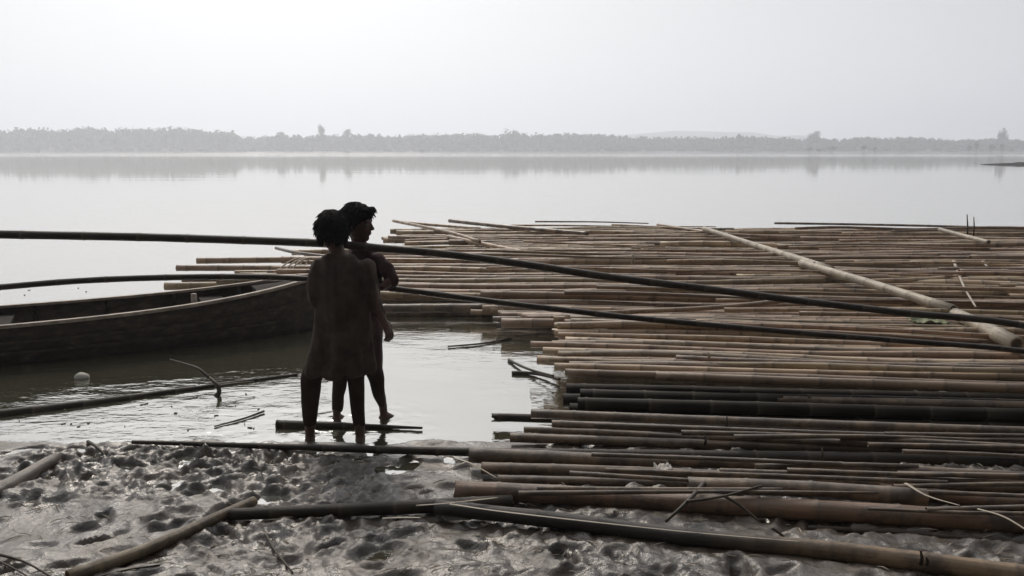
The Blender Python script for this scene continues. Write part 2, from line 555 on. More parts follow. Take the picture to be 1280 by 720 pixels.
# mud is pressed down where the poles lie on it
for (pts, z, w0, w1, mat, jag, lab) in shore:
    P = [PZ(q[0], q[1], z) for q in pts]
    r0_, r1_ = rad(P[0], w0), rad(P[-1], w1)
    Q = catmull(P, 120)
    step = (Q[-1] - Q[0]).length / 120
    for k, p0 in enumerate(Q):
        r = r0_ + (r1_ - r0_) * k / 120
        ix = (xs > p0.x - step) & (xs < p0.x + step); iy = (ys > p0.y - r - .10) & (ys < p0.y + r + .10)
        if not ix.any() or not iy.any(): continue
        sl = np.ix_(iy, ix)
        dd = np.abs(Y[sl] - p0.y) / r
        cap = (z - r * .55) + np.clip(dd - .9, 0, 9) ** 1.3 * r * 1.1
        Z[sl] = np.minimum(Z[sl], cap)
ny, nx = X.shape
idx = np.arange(nx * ny).reshape(ny, nx)
faces = np.stack([idx[:-1, :-1], idx[:-1, 1:], idx[1:, 1:], idx[1:, :-1]], -1).reshape(-1, 4)
me = bpy.data.meshes.new('ground')
me.vertices.add(nx * ny)
me.vertices.foreach_set('co', np.stack([X, Y, Z], -1).reshape(-1).astype(np.float32))
me.loops.add(faces.size); me.loops.foreach_set('vertex_index', faces.reshape(-1).astype(np.int32))
me.polygons.add(len(faces)); me.polygons.foreach_set('loop_start', (np.arange(len(faces)) * 4).astype(np.int32))
me.polygons.foreach_set('use_smooth', np.ones(len(faces), bool))
me.update(calc_edges=True)
me.materials.append(M['mud'])
ground = bpy.data.objects.new('ground', me)
COL.objects.link(ground)
tag(ground, 'wet grey trodden mud of the river bank and bed', kind='structure')


def gz(x, y):
    i = int(np.clip(np.searchsorted(xs, x), 0, nx - 1)); j = int(np.clip(np.searchsorted(ys, y), 0, ny - 1))
    return float(Z[j, i])


water = mk('water', [(-1850, -50, 0), (1850, -50, 0), (1850, FAR + 10, 0), (-1850, FAR + 10, 0)], [(0, 1, 2, 3)], M['water'], base=(0, 0, 0))
tag(water, 'calm grey river water', kind='structure')


# ------------------------------------------------------------------ bamboo culms
def culm(name, pts, r0, r1, mat, n=10, node=.34, bend=.012, label=None, cat='bamboo pole', group=None, parent=None, hollow=True, jag=0.0, rnd=None):
    rnd = rnd or random
    pts = [Vector(p) for p in pts]
    L = sum((pts[i + 1] - pts[i]).length for i in range(len(pts) - 1))
    # stations: three rings at each joint, one in between
    st = []
    s = rnd.uniform(.05, node)
    nodes = []
    while s < L - .05:
        nodes.append(s)
        s += node * rnd.uniform(.8, 1.2)
    st = [(0, 1, 0)]
    last = 0
    for q in nodes:
        st.append(((q + last) / 2, .965, 0))
        st += [(q - .014, 1.0, 0), (q, 1.07, 1), (q + .012, .99, .5)]
        last = q
    st.append((L, 1, 0))
    st = sorted([x for x in st if 0 <= x[0] <= L])
    N = max(24, len(pts) * 8)
    dense = catmull(pts, N)
    ph = rnd.uniform(0, 9)
    rings, al, arr, jn = [], [], [], []
    for (s, k, j) in st:
        t = s / L * N
        i = min(int(t), N - 1)
        p = dense[i].lerp(dense[i + 1], t - i)
        w = bend * L * .25
        p = p + Vector((0, 1, 0)) * w * mnoise.noise(Vector((s * .7, ph, 0))) + Vector((0, 0, 1)) * w * .5 * mnoise.noise(Vector((s * .7, ph, 5)))
        d = dense[i + 1] - dense[i]
        a, b = frame(d)
        r = (r0 + (r1 - r0) * s / L) * k
        ring = []
        for q in range(n):
            th = 2 * math.pi * q / n
            rr = r
            off = 0
            if jag and s == 0: off = rnd.uniform(-jag, jag)
            ring.append(p + a * (rr * math.cos(th)) + b * (rr * math.sin(th)) + d.normalized() * off)
            al.append(s); arr.append(math.cos(th)); jn.append(j)
        rings.append(ring)
    v = [p for r in rings for p in r]
    f = []
    for i in range(len(rings) - 1):
        for k in range(n):
            f.append((i * n + k, i * n + (k + 1) % n, (i + 1) * n + (k + 1) % n, (i + 1) * n + k))
    # both ends are cut open: wall thickness and a dark bore
    for end, sgn in ((0, 1), (len(rings) - 1, -1)):
        base = end * n
        c = sum((v[base + k] for k in range(n)), Vector()) / n
        d = (dense[1] - dense[0]).normalized() if end == 0 else (dense[-1] - dense[-2]).normalized()
        if hollow:
            b1 = len(v)
            for k in range(n): v.append(c + (v[base + k] - c) * .72); al.append(0); arr.append(0); jn.append(0)
            b2 = len(v)
            for k in range(n): v.append(c + (v[base + k] - c) * .68 + d * (.07 * sgn)); al.append(0); arr.append(0); jn.append(1.4)
            for k in range(n):
                k2 = (k + 1) % n
                f.append((base + k2, base + k, b1 + k, b1 + k2) if sgn > 0 else (base + k, base + k2, b1 + k2, b1 + k))
                f.append((b1 + k2, b1 + k, b2 + k, b2 + k2) if sgn > 0 else (b1 + k, b1 + k2, b2 + k2, b2 + k))
            f.append(tuple(b2 + k for k in range(n)) if sgn < 0 else tuple(b2 + k for k in range(n))[::-1])
        else:
            f.append(tuple(base + k for k in range(n)))
    o = mk(name, v, f, mat, parent, True, {'along': al, 'around': arr, 'joint': jn})
    if parent is None: tag(o, label, cat, group)
    return o


# ---- the raft: rows of culms afloat, laid nearly square to the view
GROUPS = {
    'far': ('weathered bamboo pole afloat in the raft\'s far rows behind the two carried poles', 'poles in the far rows of the bamboo raft'),
    'mid': ('weathered bamboo pole afloat in the raft\'s middle rows around the crossing carried poles', 'poles in the middle rows of the bamboo raft'),
    'near': ('brown bamboo pole on the raft\'s near block just beyond the muddy shore poles', 'poles in the near block of the bamboo raft'),
    'left': ('bamboo pole whose cut end sticks out left behind the wooden boat', 'poles sticking out behind the wooden boat'),
    'under': ('dark wet bamboo pole in the raft\'s bottom layer at the waterline', 'bottom layer poles at the raft edge'),
}
rr = random.Random(5)
YN = 5.22
count = 0


def slope(y):
    if y < 6.6: return -.105
    if y < 9: return -.105 + (y - 6.6) / 2.4 * .085
    return -.02 + min(1, (y - 9) / 5) * .02


def zprof(y):
    v = .155 + .050 * mnoise.noise(Vector((y * 1.15, 2.2, 0))) * 2 + .035 * mnoise.noise(Vector((y * 3.1, 7.7, 0))) * 2
    if y > 13.5: v += .05 * mnoise.noise(Vector((y * 5.3, 1.7, 0))) - .02
    return max(.07, v)


y = YN
row = 0
while y < 15.7:
    r = rr.uniform(.021, .040) if y < 8 else rr.uniform(.024, .046)
    # left end of the row, read in the photograph
    pyy = 189.3 + (CAMH - .15) * F / y
    if y < 7.05:
        lx = (PZ(rr.uniform(692, 716), pyy, .15)).x
        if row % 7 == 3: lx -= .12
        if 5.75 < y < 5.95: lx -= .12
    elif y < 7.75: lx = PZ(rr.uniform(618, 690), pyy, .15).x
    elif y < 8.15: lx = PZ(rr.uniform(600, 640), pyy, .15).x - .2
    elif y < 12.4:
        lx = rr.uniform(-3.4, -1.6)
    else:
        lx = PZ(478 + abs(rr.gauss(0, 70)), pyy, .15).x
    xr = y * .601 + .25
    x = lx
    z = zprof(y)
    s0 = slope(y)
    first = True
    while x < xr:
        L = rr.uniform(6.2, 9.4)
        if first and rr.random() < .35: L *= .6
        z1 = z + rr.uniform(-.040, .040)
        s = s0 + rr.gauss(0, .017)
        if rr.random() < .28: s += rr.uniform(-.055, .055); z1 += .03
        # rows turn about the middle of the view so that they stay packed
        xm = 2.0
        ya = y + (x - xm) * s0 * .9 + rr.uniform(-.02, .02)
        yb = ya + L * s
        za, zb = z1 + rr.uniform(-.012, .02), z1 + rr.uniform(-.012, .02)
        mid = Vector(((x + x + L) / 2, (ya + yb) / 2 + rr.uniform(-.09, .09), (za + zb) / 2 + rr.uniform(-.012, .02)))
        rA, rB = r * 1.12, r * .78
        if rr.random() < .4: rA, rB = rB, rA
        kind = 'near' if y < 7.4 else ('mid' if y < 10.5 else 'far')
        mat = M['raft']
        culm('bamboo_pole', [(x, ya, za), mid, (x + L, yb, zb)], rA, rB, mat, n=8 if y > 9 else 10, node=.36,
             label=GROUPS[kind][0], group=GROUPS[kind][1], rnd=rr, bend=.028)
        count += 1
        x += L * rr.uniform(.93, 1.01) + rr.uniform(.02, .25)
        first = False
    y += r * 2 * rr.uniform(1.02, 1.22) * (1 if y < 8 else 1.12 if y < 12 else 1.4)
    row += 1

# thin crooked culms thrown askew over the rows
for i in range(30):
    yy = rr.uniform(5.9, 16.5)
    x = rr.uniform(.4, yy * .52) if yy < 8 else rr.uniform(-2.0, yy * .5)
    L = rr.uniform(2.0, 5.5)
    sl_ = slope(yy) + rr.uniform(-.10, .10)
    z = zprof(yy) + .085
    culm('thin_pole', [(x, yy, z + rr.uniform(0, .05)), (x + L * .5, yy + L * .5 * sl_ + rr.uniform(-.08, .08), z + .01), (x + L, yy + L * sl_, z - .02)],
         rr.uniform(.013, .024), rr.uniform(.008, .014), M['raft'], n=8, bend=.03, rnd=rr,
         label='thin crooked bamboo lying askew on top of the raft\'s thicker rows', group='thin crooked bamboos thrown over the raft')

# bottom layers seen at the cut face of both blocks
for i, (px, py, z, x1) in enumerate([(704, 500, .085, 4.1), (712, 512, .05, 4.2), (702, 522, .02, 4.0), (725, 494, .12, 4.3), (708, 487, .115, 4.3), (716, 493, .07, 4.2), (722, 505, .10, 4.3)]):
    a = PZ(px, py, z)
    culm('bamboo_pole', [a, (x1 + .8, a.y - .34, z - .01)], .040, .034, M['under_shade'], label=GROUPS['under'][0], group=GROUPS['under'][1], rnd=rr)
    count += 1
for (px, py, z, x1) in [(440, 385, .10, 5.0), (430, 391, .03, 4.4)]:
    a = PZ(px, py, z)
    culm('bamboo_pole', [a, (x1, a.y - .05, z)], .045, .04, M['near'], label=GROUPS['under'][0], group=GROUPS['under'][1], rnd=rr)
    count += 1

# the ends that stick out to the left beyond the boat, each traced
for (x0, y0, x1, y1, z, w, lab) in [
    (246, 326, 620, 322, .20, 8, 'topmost bamboo pole of those sticking out left beyond the boat'),
    (221, 335, 600, 336, .17, 8, 'second bamboo pole from the top sticking out left beyond the boat'),
    (300, 344, 560, 343, .15, 7, 'bamboo pole lying just above the lower carried pole beyond the boat'),
    (206, 358, 560, 353, .14, 10, 'lowest and longest bamboo pole jutting out left right behind the boat'),
    (228, 350, 520, 349, .16, 7, 'short bamboo pole end just above the lowest one behind the boat')]:
    a, b_ = PZ(x0, y0, z), PZ(x1, y1, z)
    culm('bamboo_pole', [a, b_], rad(a, w), rad(b_, w), M['raft'], label=lab, group='poles sticking out behind the wooden boat', rnd=rr, bend=.004)
    count += 1

# culms lying askew on top of the raft, traced
for (pts, z, w, mat, lab) in [
    ([(492, 276), (560, 290), (600, 302)], .26, 4, 'raft', 'thin crooked bamboo pole angled down at the raft\'s far left corner'),
    ([(503, 278), (600, 286)], .24, 4, 'raft', 'thin bamboo pole raised over the raft\'s far left corner'),
    ([(562, 276), (630, 283), (735, 292)], .28, 5, 'near', 'dark thin bamboo pole slanting along the raft\'s far edge'),
    ([(560, 296), (640, 312), (690, 322)], .22, 5, 'raft', 'bamboo pole slanting out from under the far left corner pile'),
    ([(345, 310), (372, 316), (440, 324)], .25, 4, 'near', 'thin dark slanting pole rising beyond the nearer person\'s shoulder'),
    ([(765, 281), (860, 286)], .24, 3, 'raft', 'thin bamboo tip poking out beyond the raft\'s far edge at centre'),
    ([(822, 281), (900, 292), (1000, 297)], .24, 4, 'raft', 'slim bamboo pole crossing the far edge beside the pale cross pole'),
    ([(968, 279), (1100, 281), (1300, 286)], .10, 3, 'near', 'lone dark pole floating in open water beyond the raft'),
    ([(735, 392), (900, 384), (1010, 372)], .24, 6, 'raft', 'bamboo pole tilted up to the right across the middle rows'),
    ([(1090, 352), (1180, 348), (1300, 334)], .25, 7, 'raft', 'bamboo pole tilted up to the right near the raft\'s right side'),
    ([(820, 470), (1000, 477), (1300, 486)], .215, 12, 'raft', 'thick smooth bamboo pole with rounded left end on the near block'),
    ([(845, 448), (960, 453), (1300, 462)], .215, 9, 'red', 'reddish bamboo pole on the near block'),
    ([(672, 450), (800, 457), (1100, 466)], .19, 12, 'raft', 'thick bamboo pole jutting left out of the near block over the water'),
    ([(690, 430), (800, 431), (1100, 436)], .19, 9, 'raft', 'grey bamboo pole jutting left above the thick one on the near block'),
    ([(616, 399), (760, 401), (1000, 407)], .12, 8, 'near', 'greenish wet bamboo pole ending above the open water pocket'),
    ([(621, 408), (690, 410), (860, 414)], .06, 7, 'near', 'low wet bamboo pole half sunk beside the open water pocket'),
    ([(880, 497), (1100, 503), (1300, 508)], .12, 12, 'near', 'brown bamboo pole along the front edge of the near block')]:
    P = [PZ(q[0], q[1], z) for q in pts]
    culm('bamboo_pole', P, rad(P[0], w), rad(P[-1], w), M[mat], label=lab, rnd=rr, bend=.004)
    count += 1

# pale cross poles lashed over the rows
ca = culm('cross_pole', [PZ(880, 286, .31), PZ(985, 320, .29), PZ(1040, 338, .28)], .040, .050, M['pale'], label='pale cross pole laid over the rows, its far half beyond the gap', cat='bamboo pole', rnd=rr, bend=.004)
cb = culm('cross_pole', [PZ(1002, 329, .33), PZ(1100, 358, .33), PZ(1192, 387, .32)], .046, .040, M['pale'], label='pale cross pole slanting down towards the right, middle length', cat='bamboo pole', rnd=rr, bend=.004)
cc = culm('cross_pole', [PZ(1150, 374, .27), PZ(1200, 395, .29), PZ(1272, 431, .30)], .046, .056, M['pale'], label='thickest pale cross pole whose hollow end shows beside the right edge', cat='bamboo pole', rnd=rr, bend=.004)
cd = culm('cross_pole', [PZ(1175, 287, .30), PZ(1205, 295, .30), PZ(1236, 303, .29)], .036, .034, M['pale'], label='short pale pole piece on the raft\'s far edge at right', cat='bamboo pole', rnd=rr, bend=.004)
count += 4

for (pts, z, w0, w1, mat, jag, lab) in shore:
    P = []
    for q in pts:
        p0 = PZ(q[0], q[1], z)
        P.append(p0)
    culm('bamboo_pole', P, rad(P[0], w0), rad(P[-1], w1), M[mat], n=16, node=.30, bend=.006, label=lab, jag=jag, rnd=rr)
    count += 1

# poles lying in the shallow water
for (pts, z, w0, w1, mat, lab) in [
    ([(346, 531), (430, 532), (528, 535)], .012, 13, 3, 'dark', 'tapering dark stake lying in the water behind the nearer person\'s shins'),
    ([(-30, 522), (100, 506), (220, 489), (290, 479), (372, 468)], .006, 15, 3, 'dark', 'dark tapering pole half sunk in the water at left')]:
    P = [PZ(q[0], q[1], z) for q in pts]
    culm('bamboo_pole', P, rad(P[0], w0), rad(P[-1], w1), M[mat], n=12, node=.3, bend=.004, label=lab, rnd=rr, hollow=False)
    count += 1
# thin culms strewn over the shore poles
for i in range(20):
    py = rr.uniform(528, 640)
    px = rr.uniform(610 + max(0, py - 560) * .6, 1180)
    L = rr.uniform(180, 560)
    z = .115 + rr.uniform(0, .035)
    dy = L * (.028 + rr.gauss(0, .022))
    P = [PZ(px, py, z), PZ(px + L * .5, py + dy * .5 + rr.uniform(-3, 3), z + .01), PZ(px + L, py + dy, z)]
    culm('thin_pole', P, rad(P[0], rr.uniform(4, 8)), rad(P[-1], rr.uniform(3, 6)), M['near'], n=10, bend=.02, rnd=rr, node=.26,
         label='thin muddy bamboo strewn over the thicker shore poles', group='thin bamboos strewn over the shore poles')
_n = ( len([o for o in bpy.data.objects if o.get('category') == 'bamboo pole']))

# ------------------------------------------------------------------ twigs, slats, ties and scraps


def stick(name, pts, w, mat, lab, cat, flat=False, group=None, parent=None):
    """pts: (px, py, z); a thin stick (round) or split strip (flat)"""
    P = [PZ(*q) for q in pts]
    Q = catmull(P, 10 * (len(P) - 1))
    g = G()
    n = 7
    rings = []
    for i, p0 in enumerate(Q):
        d = Q[min(i + 1, len(Q) - 1)] - Q[max(i - 1, 0)]
        a, b_ = frame(d)
        r = rad(p0, w) * (1 - .35 * i / len(Q)) * (1 + .15 * mnoise.noise(p0 * 9))
        rb = r * (.22 if flat else 1)
        rings.append([p0 + a * r * math.cos(2 * math.pi * k / n) + b_ * rb * math.sin(2 * math.pi * k / n) for k in range(n)])
    loft(g, rings)
    o = g.build(name, mat, parent)
    if parent is None: tag(o, lab, cat, group)
    return o


slat = [
    ([(562, 630, .14), (640, 641, .145), (840, 663, .15), (1000, 677, .14)], 4, 'pale', 'long thin pale split slat lying along the dark sloping log', True),
    ([(520, 632, .11), (560, 629, .12), (622, 622, .13)], 5, 'tan', 'short pale split slat above the dark straight pole', True),
    ([(568, 572, .09), (590, 580, .09), (622, 598, .05)], 4, 'pale', 'short pale strip bent down off the thick olive pole', True),
    ([(478, 648, .06), (500, 647, .06), (526, 647, .06)], 5, 'pale', 'small white sliver below the dark straight pole', True),
    ([(1062, 599, .14), (1085, 598, .145), (1112, 600, .14)], 4, 'pale', 'small white sliver on the dark thick log at right', True),
    ([(1132, 604, .16), (1160, 620, .16), (1200, 632, .15)], 5, 'pale', 'curved pale strip draped over the logs at right, upper one', True),
    ([(1222, 636, .15), (1255, 646, .15), (1292, 668, .13)], 5, 'pale', 'curved pale strip draped over the logs at the right edge, lower one', True),
    ([(690, 412, .21), (720, 411, .22), (760, 412, .21)], 9, 'pale', 'broad bright pale slat at the left tip of the near block', True),
    ([(1192, 326, .26), (1205, 358, .27), (1220, 384, .27)], 4, 'pale', 'thin pale tie strip hanging over the rows at right', True),
    ([(1218, 318, .25), (1226, 324, .25), (1234, 333, .25)], 5, 'pale', 'short pale tie end above the hanging tie strip', True),
    ([(1130, 403, .21), (1165, 401, .22), (1190, 411, .21)], 4, 'leaf', 'dull green split strip on the rows below the cross pole', True),
]
for (pts, w, mat, lab, fl) in slat:
    stick('bamboo_strip', pts, w, M[mat], lab, 'bamboo strip', fl)
tw = [
    ([(330, 514 + 0, .01), (305, 523, .008), (268, 533, .006)], 3, 'thin stick floating in the water by the long dark pole'),
    ([(640, 422, .01), (605, 429, .01), (560, 433, .01)], 3, 'thin stick floating in the open water pocket'),
    ([(636, 450, .01), (660, 461, .03), (692, 470, .06)], 4, 'small broken branch leaning on the near block\'s left tip'),
    ([(640, 466, .01), (668, 467, .015), (700, 474, .03)], 5, 'dark floating branch beside the near block\'s left tip'),
    ([(880, 604, .14), (858, 628, .15), (832, 652, .10)], 6, 'crooked dark twig crossing the reddish log'),
    ([(858, 627, .16), (905, 620, .16), (952, 607, .16)], 4, 'thin twig forking right over the reddish log'),
    ([(905, 620, .16), (925, 632, .12), (950, 652, .07)], 4, 'thin twig drooping onto the mud below the reddish log'),
    ([(965, 660, .08), (975, 667, .06), (988, 678, .03)], 4, 'short dark twig stuck in the mud above the tan bamboo'),
    ([(332, 668, .04), (345, 690, .04), (366, 716, .04)], 4, 'dark twig stuck in the mud below the dark straight pole'),
    ([(-5, 692, .06), (30, 702, .06), (66, 722, .05)], 4, 'dark twig in the mud at the bottom left corner, upper one'),
    ([(-5, 700, .05), (20, 712, .05), (40, 724, .05)], 3, 'dark twig in the mud at the bottom left corner, lower one'),
    ([(120, 722, .04), (160, 712, .045), (200, 706, .04)], 3, 'thin twig beside the tan diagonal bamboo'),
    ([(110, 552, .02), (120, 558, .05), (132, 570, .02)], 5, 'small stub poking out of the mud at the left shoreline'),
]
for (pts, w, lab) in tw:
    stick('twig', pts, w, M['twig'], lab, 'twig')
# upright twigs
for (px, y0, y1, z0, w, lab, mat) in [(1209, 298, 268, .2, 2.2, 'left of two thin upright twigs on the raft\'s far right edge', 'twig'),
                                 (1217, 297, 271, .2, 2.0, 'right of two thin upright twigs on the raft\'s far right edge', 'twig'),
                                 (790, 330, 316, .24, 3, 'short pale upright splint on the rows left of the cross pole', 'pale'),
                                 (1151, 706, 688, .1, 5, 'taller dark splinter standing up from the tan bamboo', 'dark'),
                                 (1158, 707, 696, .1, 5, 'shorter dark splinter standing up from the tan bamboo', 'dark'),
                                 (1027, 574, 560, .12, 3, 'thin twig standing across the shore poles', 'twig'),
                                 (886, 448, 440, .25, 3, 'tiny pale splint standing on the near block', 'pale'),
                                 (881, 556, 545, .11, 4, 'dark tie stub at the gap between two shore poles', 'dark'),
                                 (908, 534, 520, .13, 3, 'frayed fibre standing above the grey shore pole', 'twig')]:
    a = PZ(px, y0, z0)
    b_ = PY(px + random.uniform(-2, 2), y1, a.y)
    g = G()
    r = rad(a, w)
    mid = a.lerp(b_, .5) + Vector((r * .6, 0, 0))
    tube(g, [a, mid, b_], [r, r * .85, r * .5], 7)
    tag(g.build('twig', M[mat]), lab, 'twig')

# forked branch standing in the water
fb = root('forked_branch', PZ(272, 484, 0), 'crooked dark branch sticking up out of the shallow water at left', 'branch')
base = PZ(268, 498, -.02)
g = G(); pp = [base, PY(274, 490, base.y), PY(271, 481, base.y), PY(262, 472, base.y + .05)]
tube(g, catmull(pp, 12), [rad(base, 7) * (1 - .04 * i) for i in range(13)], 8)
g.build('stem', M['twig'], fb)
g = G(); pp = [PY(262, 473, base.y + .05), PY(248, 461, base.y + .08), PY(232, 455, base.y + .14), PY(212, 449, base.y + .22)]
tube(g, catmull(pp, 12), [rad(base, 4.2) * (1 - .055 * i) for i in range(13)], 7)
g.build('twig', M['twig'], fb)
g = G(); pp = [PY(273, 483, base.y), PY(290, 480, base.y + .05), PY(318, 477, base.y + .15)]
tube(g, catmull(pp, 10), [rad(base, 4) * (1 - .06 * i) for i in range(11)], 7)
g.build('twig', M['twig'], fb)

# rope lashing on the left pole ends
rp_ = root('rope_lashing', PZ(372, 340, .16), 'pale rope lashing looped around the pole ends beyond the boat', 'rope')
for (x0, lean) in ((364, 8), (371, 9), (379, 4)):
    g = G()
    c = PZ(x0, 336, .18)
    pts = []
    for k in range(17):
        t = 2 * math.pi * k / 16
        pts.append(c + Vector((.06 * math.cos(t) + .05 * math.sin(t) * lean / 8, .10 * math.sin(t) + .28 * math.cos(t), .085 * math.sin(t) + .035)))
    tube(g, pts, .009, 6)
    g.build('loop', M['rope'], rp_)

# pale scrap of plastic between the poles
def scrap(name, c, sx, sy, sz, mat, lab, cat, seed):
    g = G()
    n = 14
    v, f = [], []
    for layer in (0, 1):
        for j in range(n):
            for i in range(n):
                u, w = i / (n - 1) - .5, j / (n - 1) - .5
                e = 1 + .35 * mnoise.noise(Vector((math.atan2(w, u) * 1.3, seed, 0)))
                x, yy = u * sx * e, w * sy * e
                zz = sz * (mnoise.noise(Vector((u * 4, w * 4, seed))) + .6 * mnoise.noise(Vector((u * 9, w * 9, seed)))) - layer * .003
                v.append(c + Vector((x, yy, zz)))
    q = n * n
    for j in range(n - 1):
        for i in range(n - 1):
            a = j * n + i
            f.append((a, a + 1, a + n + 1, a + n)); f.append((q + a, q + a + n, q + a + n + 1, q + a + 1))
    for i in range(n - 1):
        for (a, b_) in ((i, i + 1), ((n - 1) * n + i + 1, (n - 1) * n + i), ((i + 1) * n, i * n), (i * n + n - 1, (i + 1) * n + n - 1)):
            f.append((a, q + a, q + b_, b_))
    g.add(v, f)
    return tag(g.build(name, mat), lab, cat)


scrap('plastic_scrap', PZ(829, 584, .135), .075, .07, .028, M['cloth'], 'crumpled pale scrap caught between two shore poles', 'scrap', 3.3)
scrap('leaf_litter', PZ(1158, 400, .25), .26, .22, .03, M['leaf'], 'dull green leafy scrap on the rows under the carried pole', 'leaf', 8.1)

# pale float bobbing near the boat
g = G()
c = PZ(102, 471, .012)
ell(g, c, .052, .045, .030)
g2 = G()
g2.v = [(v[0] + .006 * mnoise.noise(Vector(v) * 30), v[1], v[2] + .006 * mnoise.noise(Vector(v) * 30 + Vector((4, 0, 0)))) for v in g.v]; g2.f = g.f; g2.a = g.a
tag(g2.build('float', M['foam']), 'small pale rounded float bobbing in the dark water by the boat', 'float')

# straw and split fibre trodden into the mud
g = G()
rd = random.Random(17)
for i in range(420):
    px, py = rd.uniform(-30, 1310), rd.uniform(556, 726)
    c = PZ(px, py, .03)
    c.z = gz(c.x, c.y) + .004
    a = rd.gauss(.1, .7); L = rd.uniform(.015, .09)
    d = Vector((math.cos(a), math.sin(a), rd.uniform(-.12, .12))) * L
    tube(g, [c - d * .5, c + Vector((0, 0, .004)), c + d * .5], [.0012, rd.uniform(.0015, .0035), .001], 4)
tag(g.build('straw_litter', M['rope'], smooth=False), 'bits of straw and split fibre scattered over the mud', kind='stuff')

# bits of debris drifting behind the boat
g = G()
rd = random.Random(3)
for i in range(18):
    px, py = rd.uniform(-60, 175), rd.uniform(358, 388)
    c = PZ(px, py, .004)
    a = rd.uniform(0, 3.1)
    box(g, c, rd.uniform(.01, .035), rd.uniform(.005, .012), .006, Matrix.Rotation(a, 3, 'Z'))
for i in range(30):
    px, py = rd.uniform(20, 330), rd.uniform(478, 542)
    c = PZ(px, py, .003)
    box(g, c, rd.uniform(.008, .03), rd.uniform(.004, .008), .005, Matrix.Rotation(rd.uniform(0, 3.1), 3, 'Z'))
tag(g.build('debris', M['twig'], smooth=False), 'tiny dark bits drifting on the water', kind='stuff')

# ------------------------------------------------------------------ wooden boat
BOW = Vector((-1.74, 7.72, 0))
DIR = Vector((-.905, -.425, 0)).normalized()      # from bow to stern
NRM = Vector((-DIR.y, DIR.x, 0))                   # to one side
if NRM.y > 0: NRM = -NRM                           # NRM points to the near side
LB = 8.2
boat = root('wooden_boat', (BOW + DIR * LB / 2) + Vector((0, 0, 0)), 'long dark weathered wooden boat with a pale worn gunwale', 'boat')


def hw(d):
    t = d / LB
    return .485 * max(0.0, 1 - abs(2 * t - 1) ** 4.2) ** .75 + .012


def sheer(d):
    t = abs(2 * d / LB - 1)
    return .297 + .19 * t ** 4.0


def sect(d, inset=0.0):
    w = hw(d); g_ = sheer(d); lift = .16 * abs(2 * d / LB - 1) ** 6
    w = max(w - inset, .004)
    pts = []
    for (a, h) in ((1.0, g_), (.97, g_ * .72), (.91, g_ * .42), (.82, g_ * .12), (.66, -.06 + lift * .5), (.35, -.11 + lift), (0, -.12 + lift)):
        pts.append((a * w, h + inset * (1 if h < .1 else 0)))
    return pts


g = G()
NS = 64
outer, inner = [], []
for i in range(NS + 1):
    d = LB * i / NS
    c = BOW + DIR * (d - (.10 if i == 0 else 0))
    o_, n_ = [], []
    for (lst, ins) in ((o_, 0), (n_, .035)):
        s = sect(d, ins)
        for (a, h) in s: lst.append(c + NRM * a + Vector((0, 0, h)))
        for (a, h) in s[-2::-1]: lst.append(c - NRM * a + Vector((0, 0, h)))
    outer.append(o_); inner.append(n_)
n = len(outer[0])
v = [p for r in outer for p in r] + [p for r in inner for p in r]
q = (NS + 1) * n
f = []
for i in range(NS):
    for k in range(n - 1):
        a = i * n + k
        f.append((a, a + 1, a + n + 1, a + n)); f.append((q + a, q + a + n, q + a + n + 1, q + a + 1))
    for k in (0, n - 1):
        a = i * n + k
        f.append((a, a + n, q + a + n, q + a))
for i in (0, NS):
    for k in range(n - 1):
        a = i * n + k
        f.append((a, q + a, q + a + 1, a + 1))
g.add(v, f)
g.build('hull', M['boat'], boat)
# rub rails along each gunwale, a strake line lower down
for side, nm in ((1, 'gunwale'), (-1, 'gunwale')):
    g = G()
    pts, = [[BOW + DIR * (LB * i / NS) + NRM * side * (hw(LB * i / NS) - .012) + Vector((0, 0, sheer(LB * i / NS) + .008)) for i in range(NS + 1)]]
    rings = []
    for i, p0 in enumerate(pts):
        a, b_ = frame(pts[min(i + 1, NS)] - pts[max(i - 1, 0)])
        w_, h_ = .022, .013
        rings.append([p0 + a * x + b_ * z_ for (x, z_) in ((-w_, -h_), (w_, -h_), (w_, h_), (-w_, h_))])
    loft(g, rings)
    g.build(nm, M['rail'], boat, smooth=False)
for frac, h in ((.945, .60), (.88, .32)):
    for side in (1, -1):
        g = G()
        rings = []
        for i in range(2, NS - 1):
            d = LB * i / NS
            p0 = BOW + DIR * d + NRM * side * (hw(d) * frac + .012) + Vector((0, 0, sheer(d) * h))
            a, b_ = frame(DIR)
            rings.append([p0 + a * x + b_ * z_ for (x, z_) in ((-.012, -.010), (.012, -.010), (.010, .010), (-.010, .010))])
        loft(g, rings)
        g.build('strake', M['boat'], boat, smooth=False)
# ribs and thwarts
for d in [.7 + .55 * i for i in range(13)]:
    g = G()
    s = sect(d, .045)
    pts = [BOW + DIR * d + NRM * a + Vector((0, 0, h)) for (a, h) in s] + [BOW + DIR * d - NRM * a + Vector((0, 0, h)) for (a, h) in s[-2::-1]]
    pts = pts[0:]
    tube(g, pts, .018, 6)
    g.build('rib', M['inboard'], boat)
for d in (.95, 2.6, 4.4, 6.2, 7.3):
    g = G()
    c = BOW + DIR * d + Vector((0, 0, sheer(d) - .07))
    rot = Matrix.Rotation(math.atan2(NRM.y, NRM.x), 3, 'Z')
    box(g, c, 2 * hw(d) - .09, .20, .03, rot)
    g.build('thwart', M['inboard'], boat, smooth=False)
g = G()
c = BOW + DIR * .32
rings = []
for d in (.06, .2, .4, .6):
    w = hw(d) - .02
    p0 = BOW + DIR * d
    z = sheer(d) - .01
    rings.append([p0 + NRM * w + Vector((0, 0, z)), p0 + Vector((0, 0, z + .015)), p0 - NRM * w + Vector((0, 0, z)), p0 + Vector((0, 0, z - .03))])
loft(g, rings)
g.build('foredeck', M['inboard'], boat, smooth=False)
g = G()
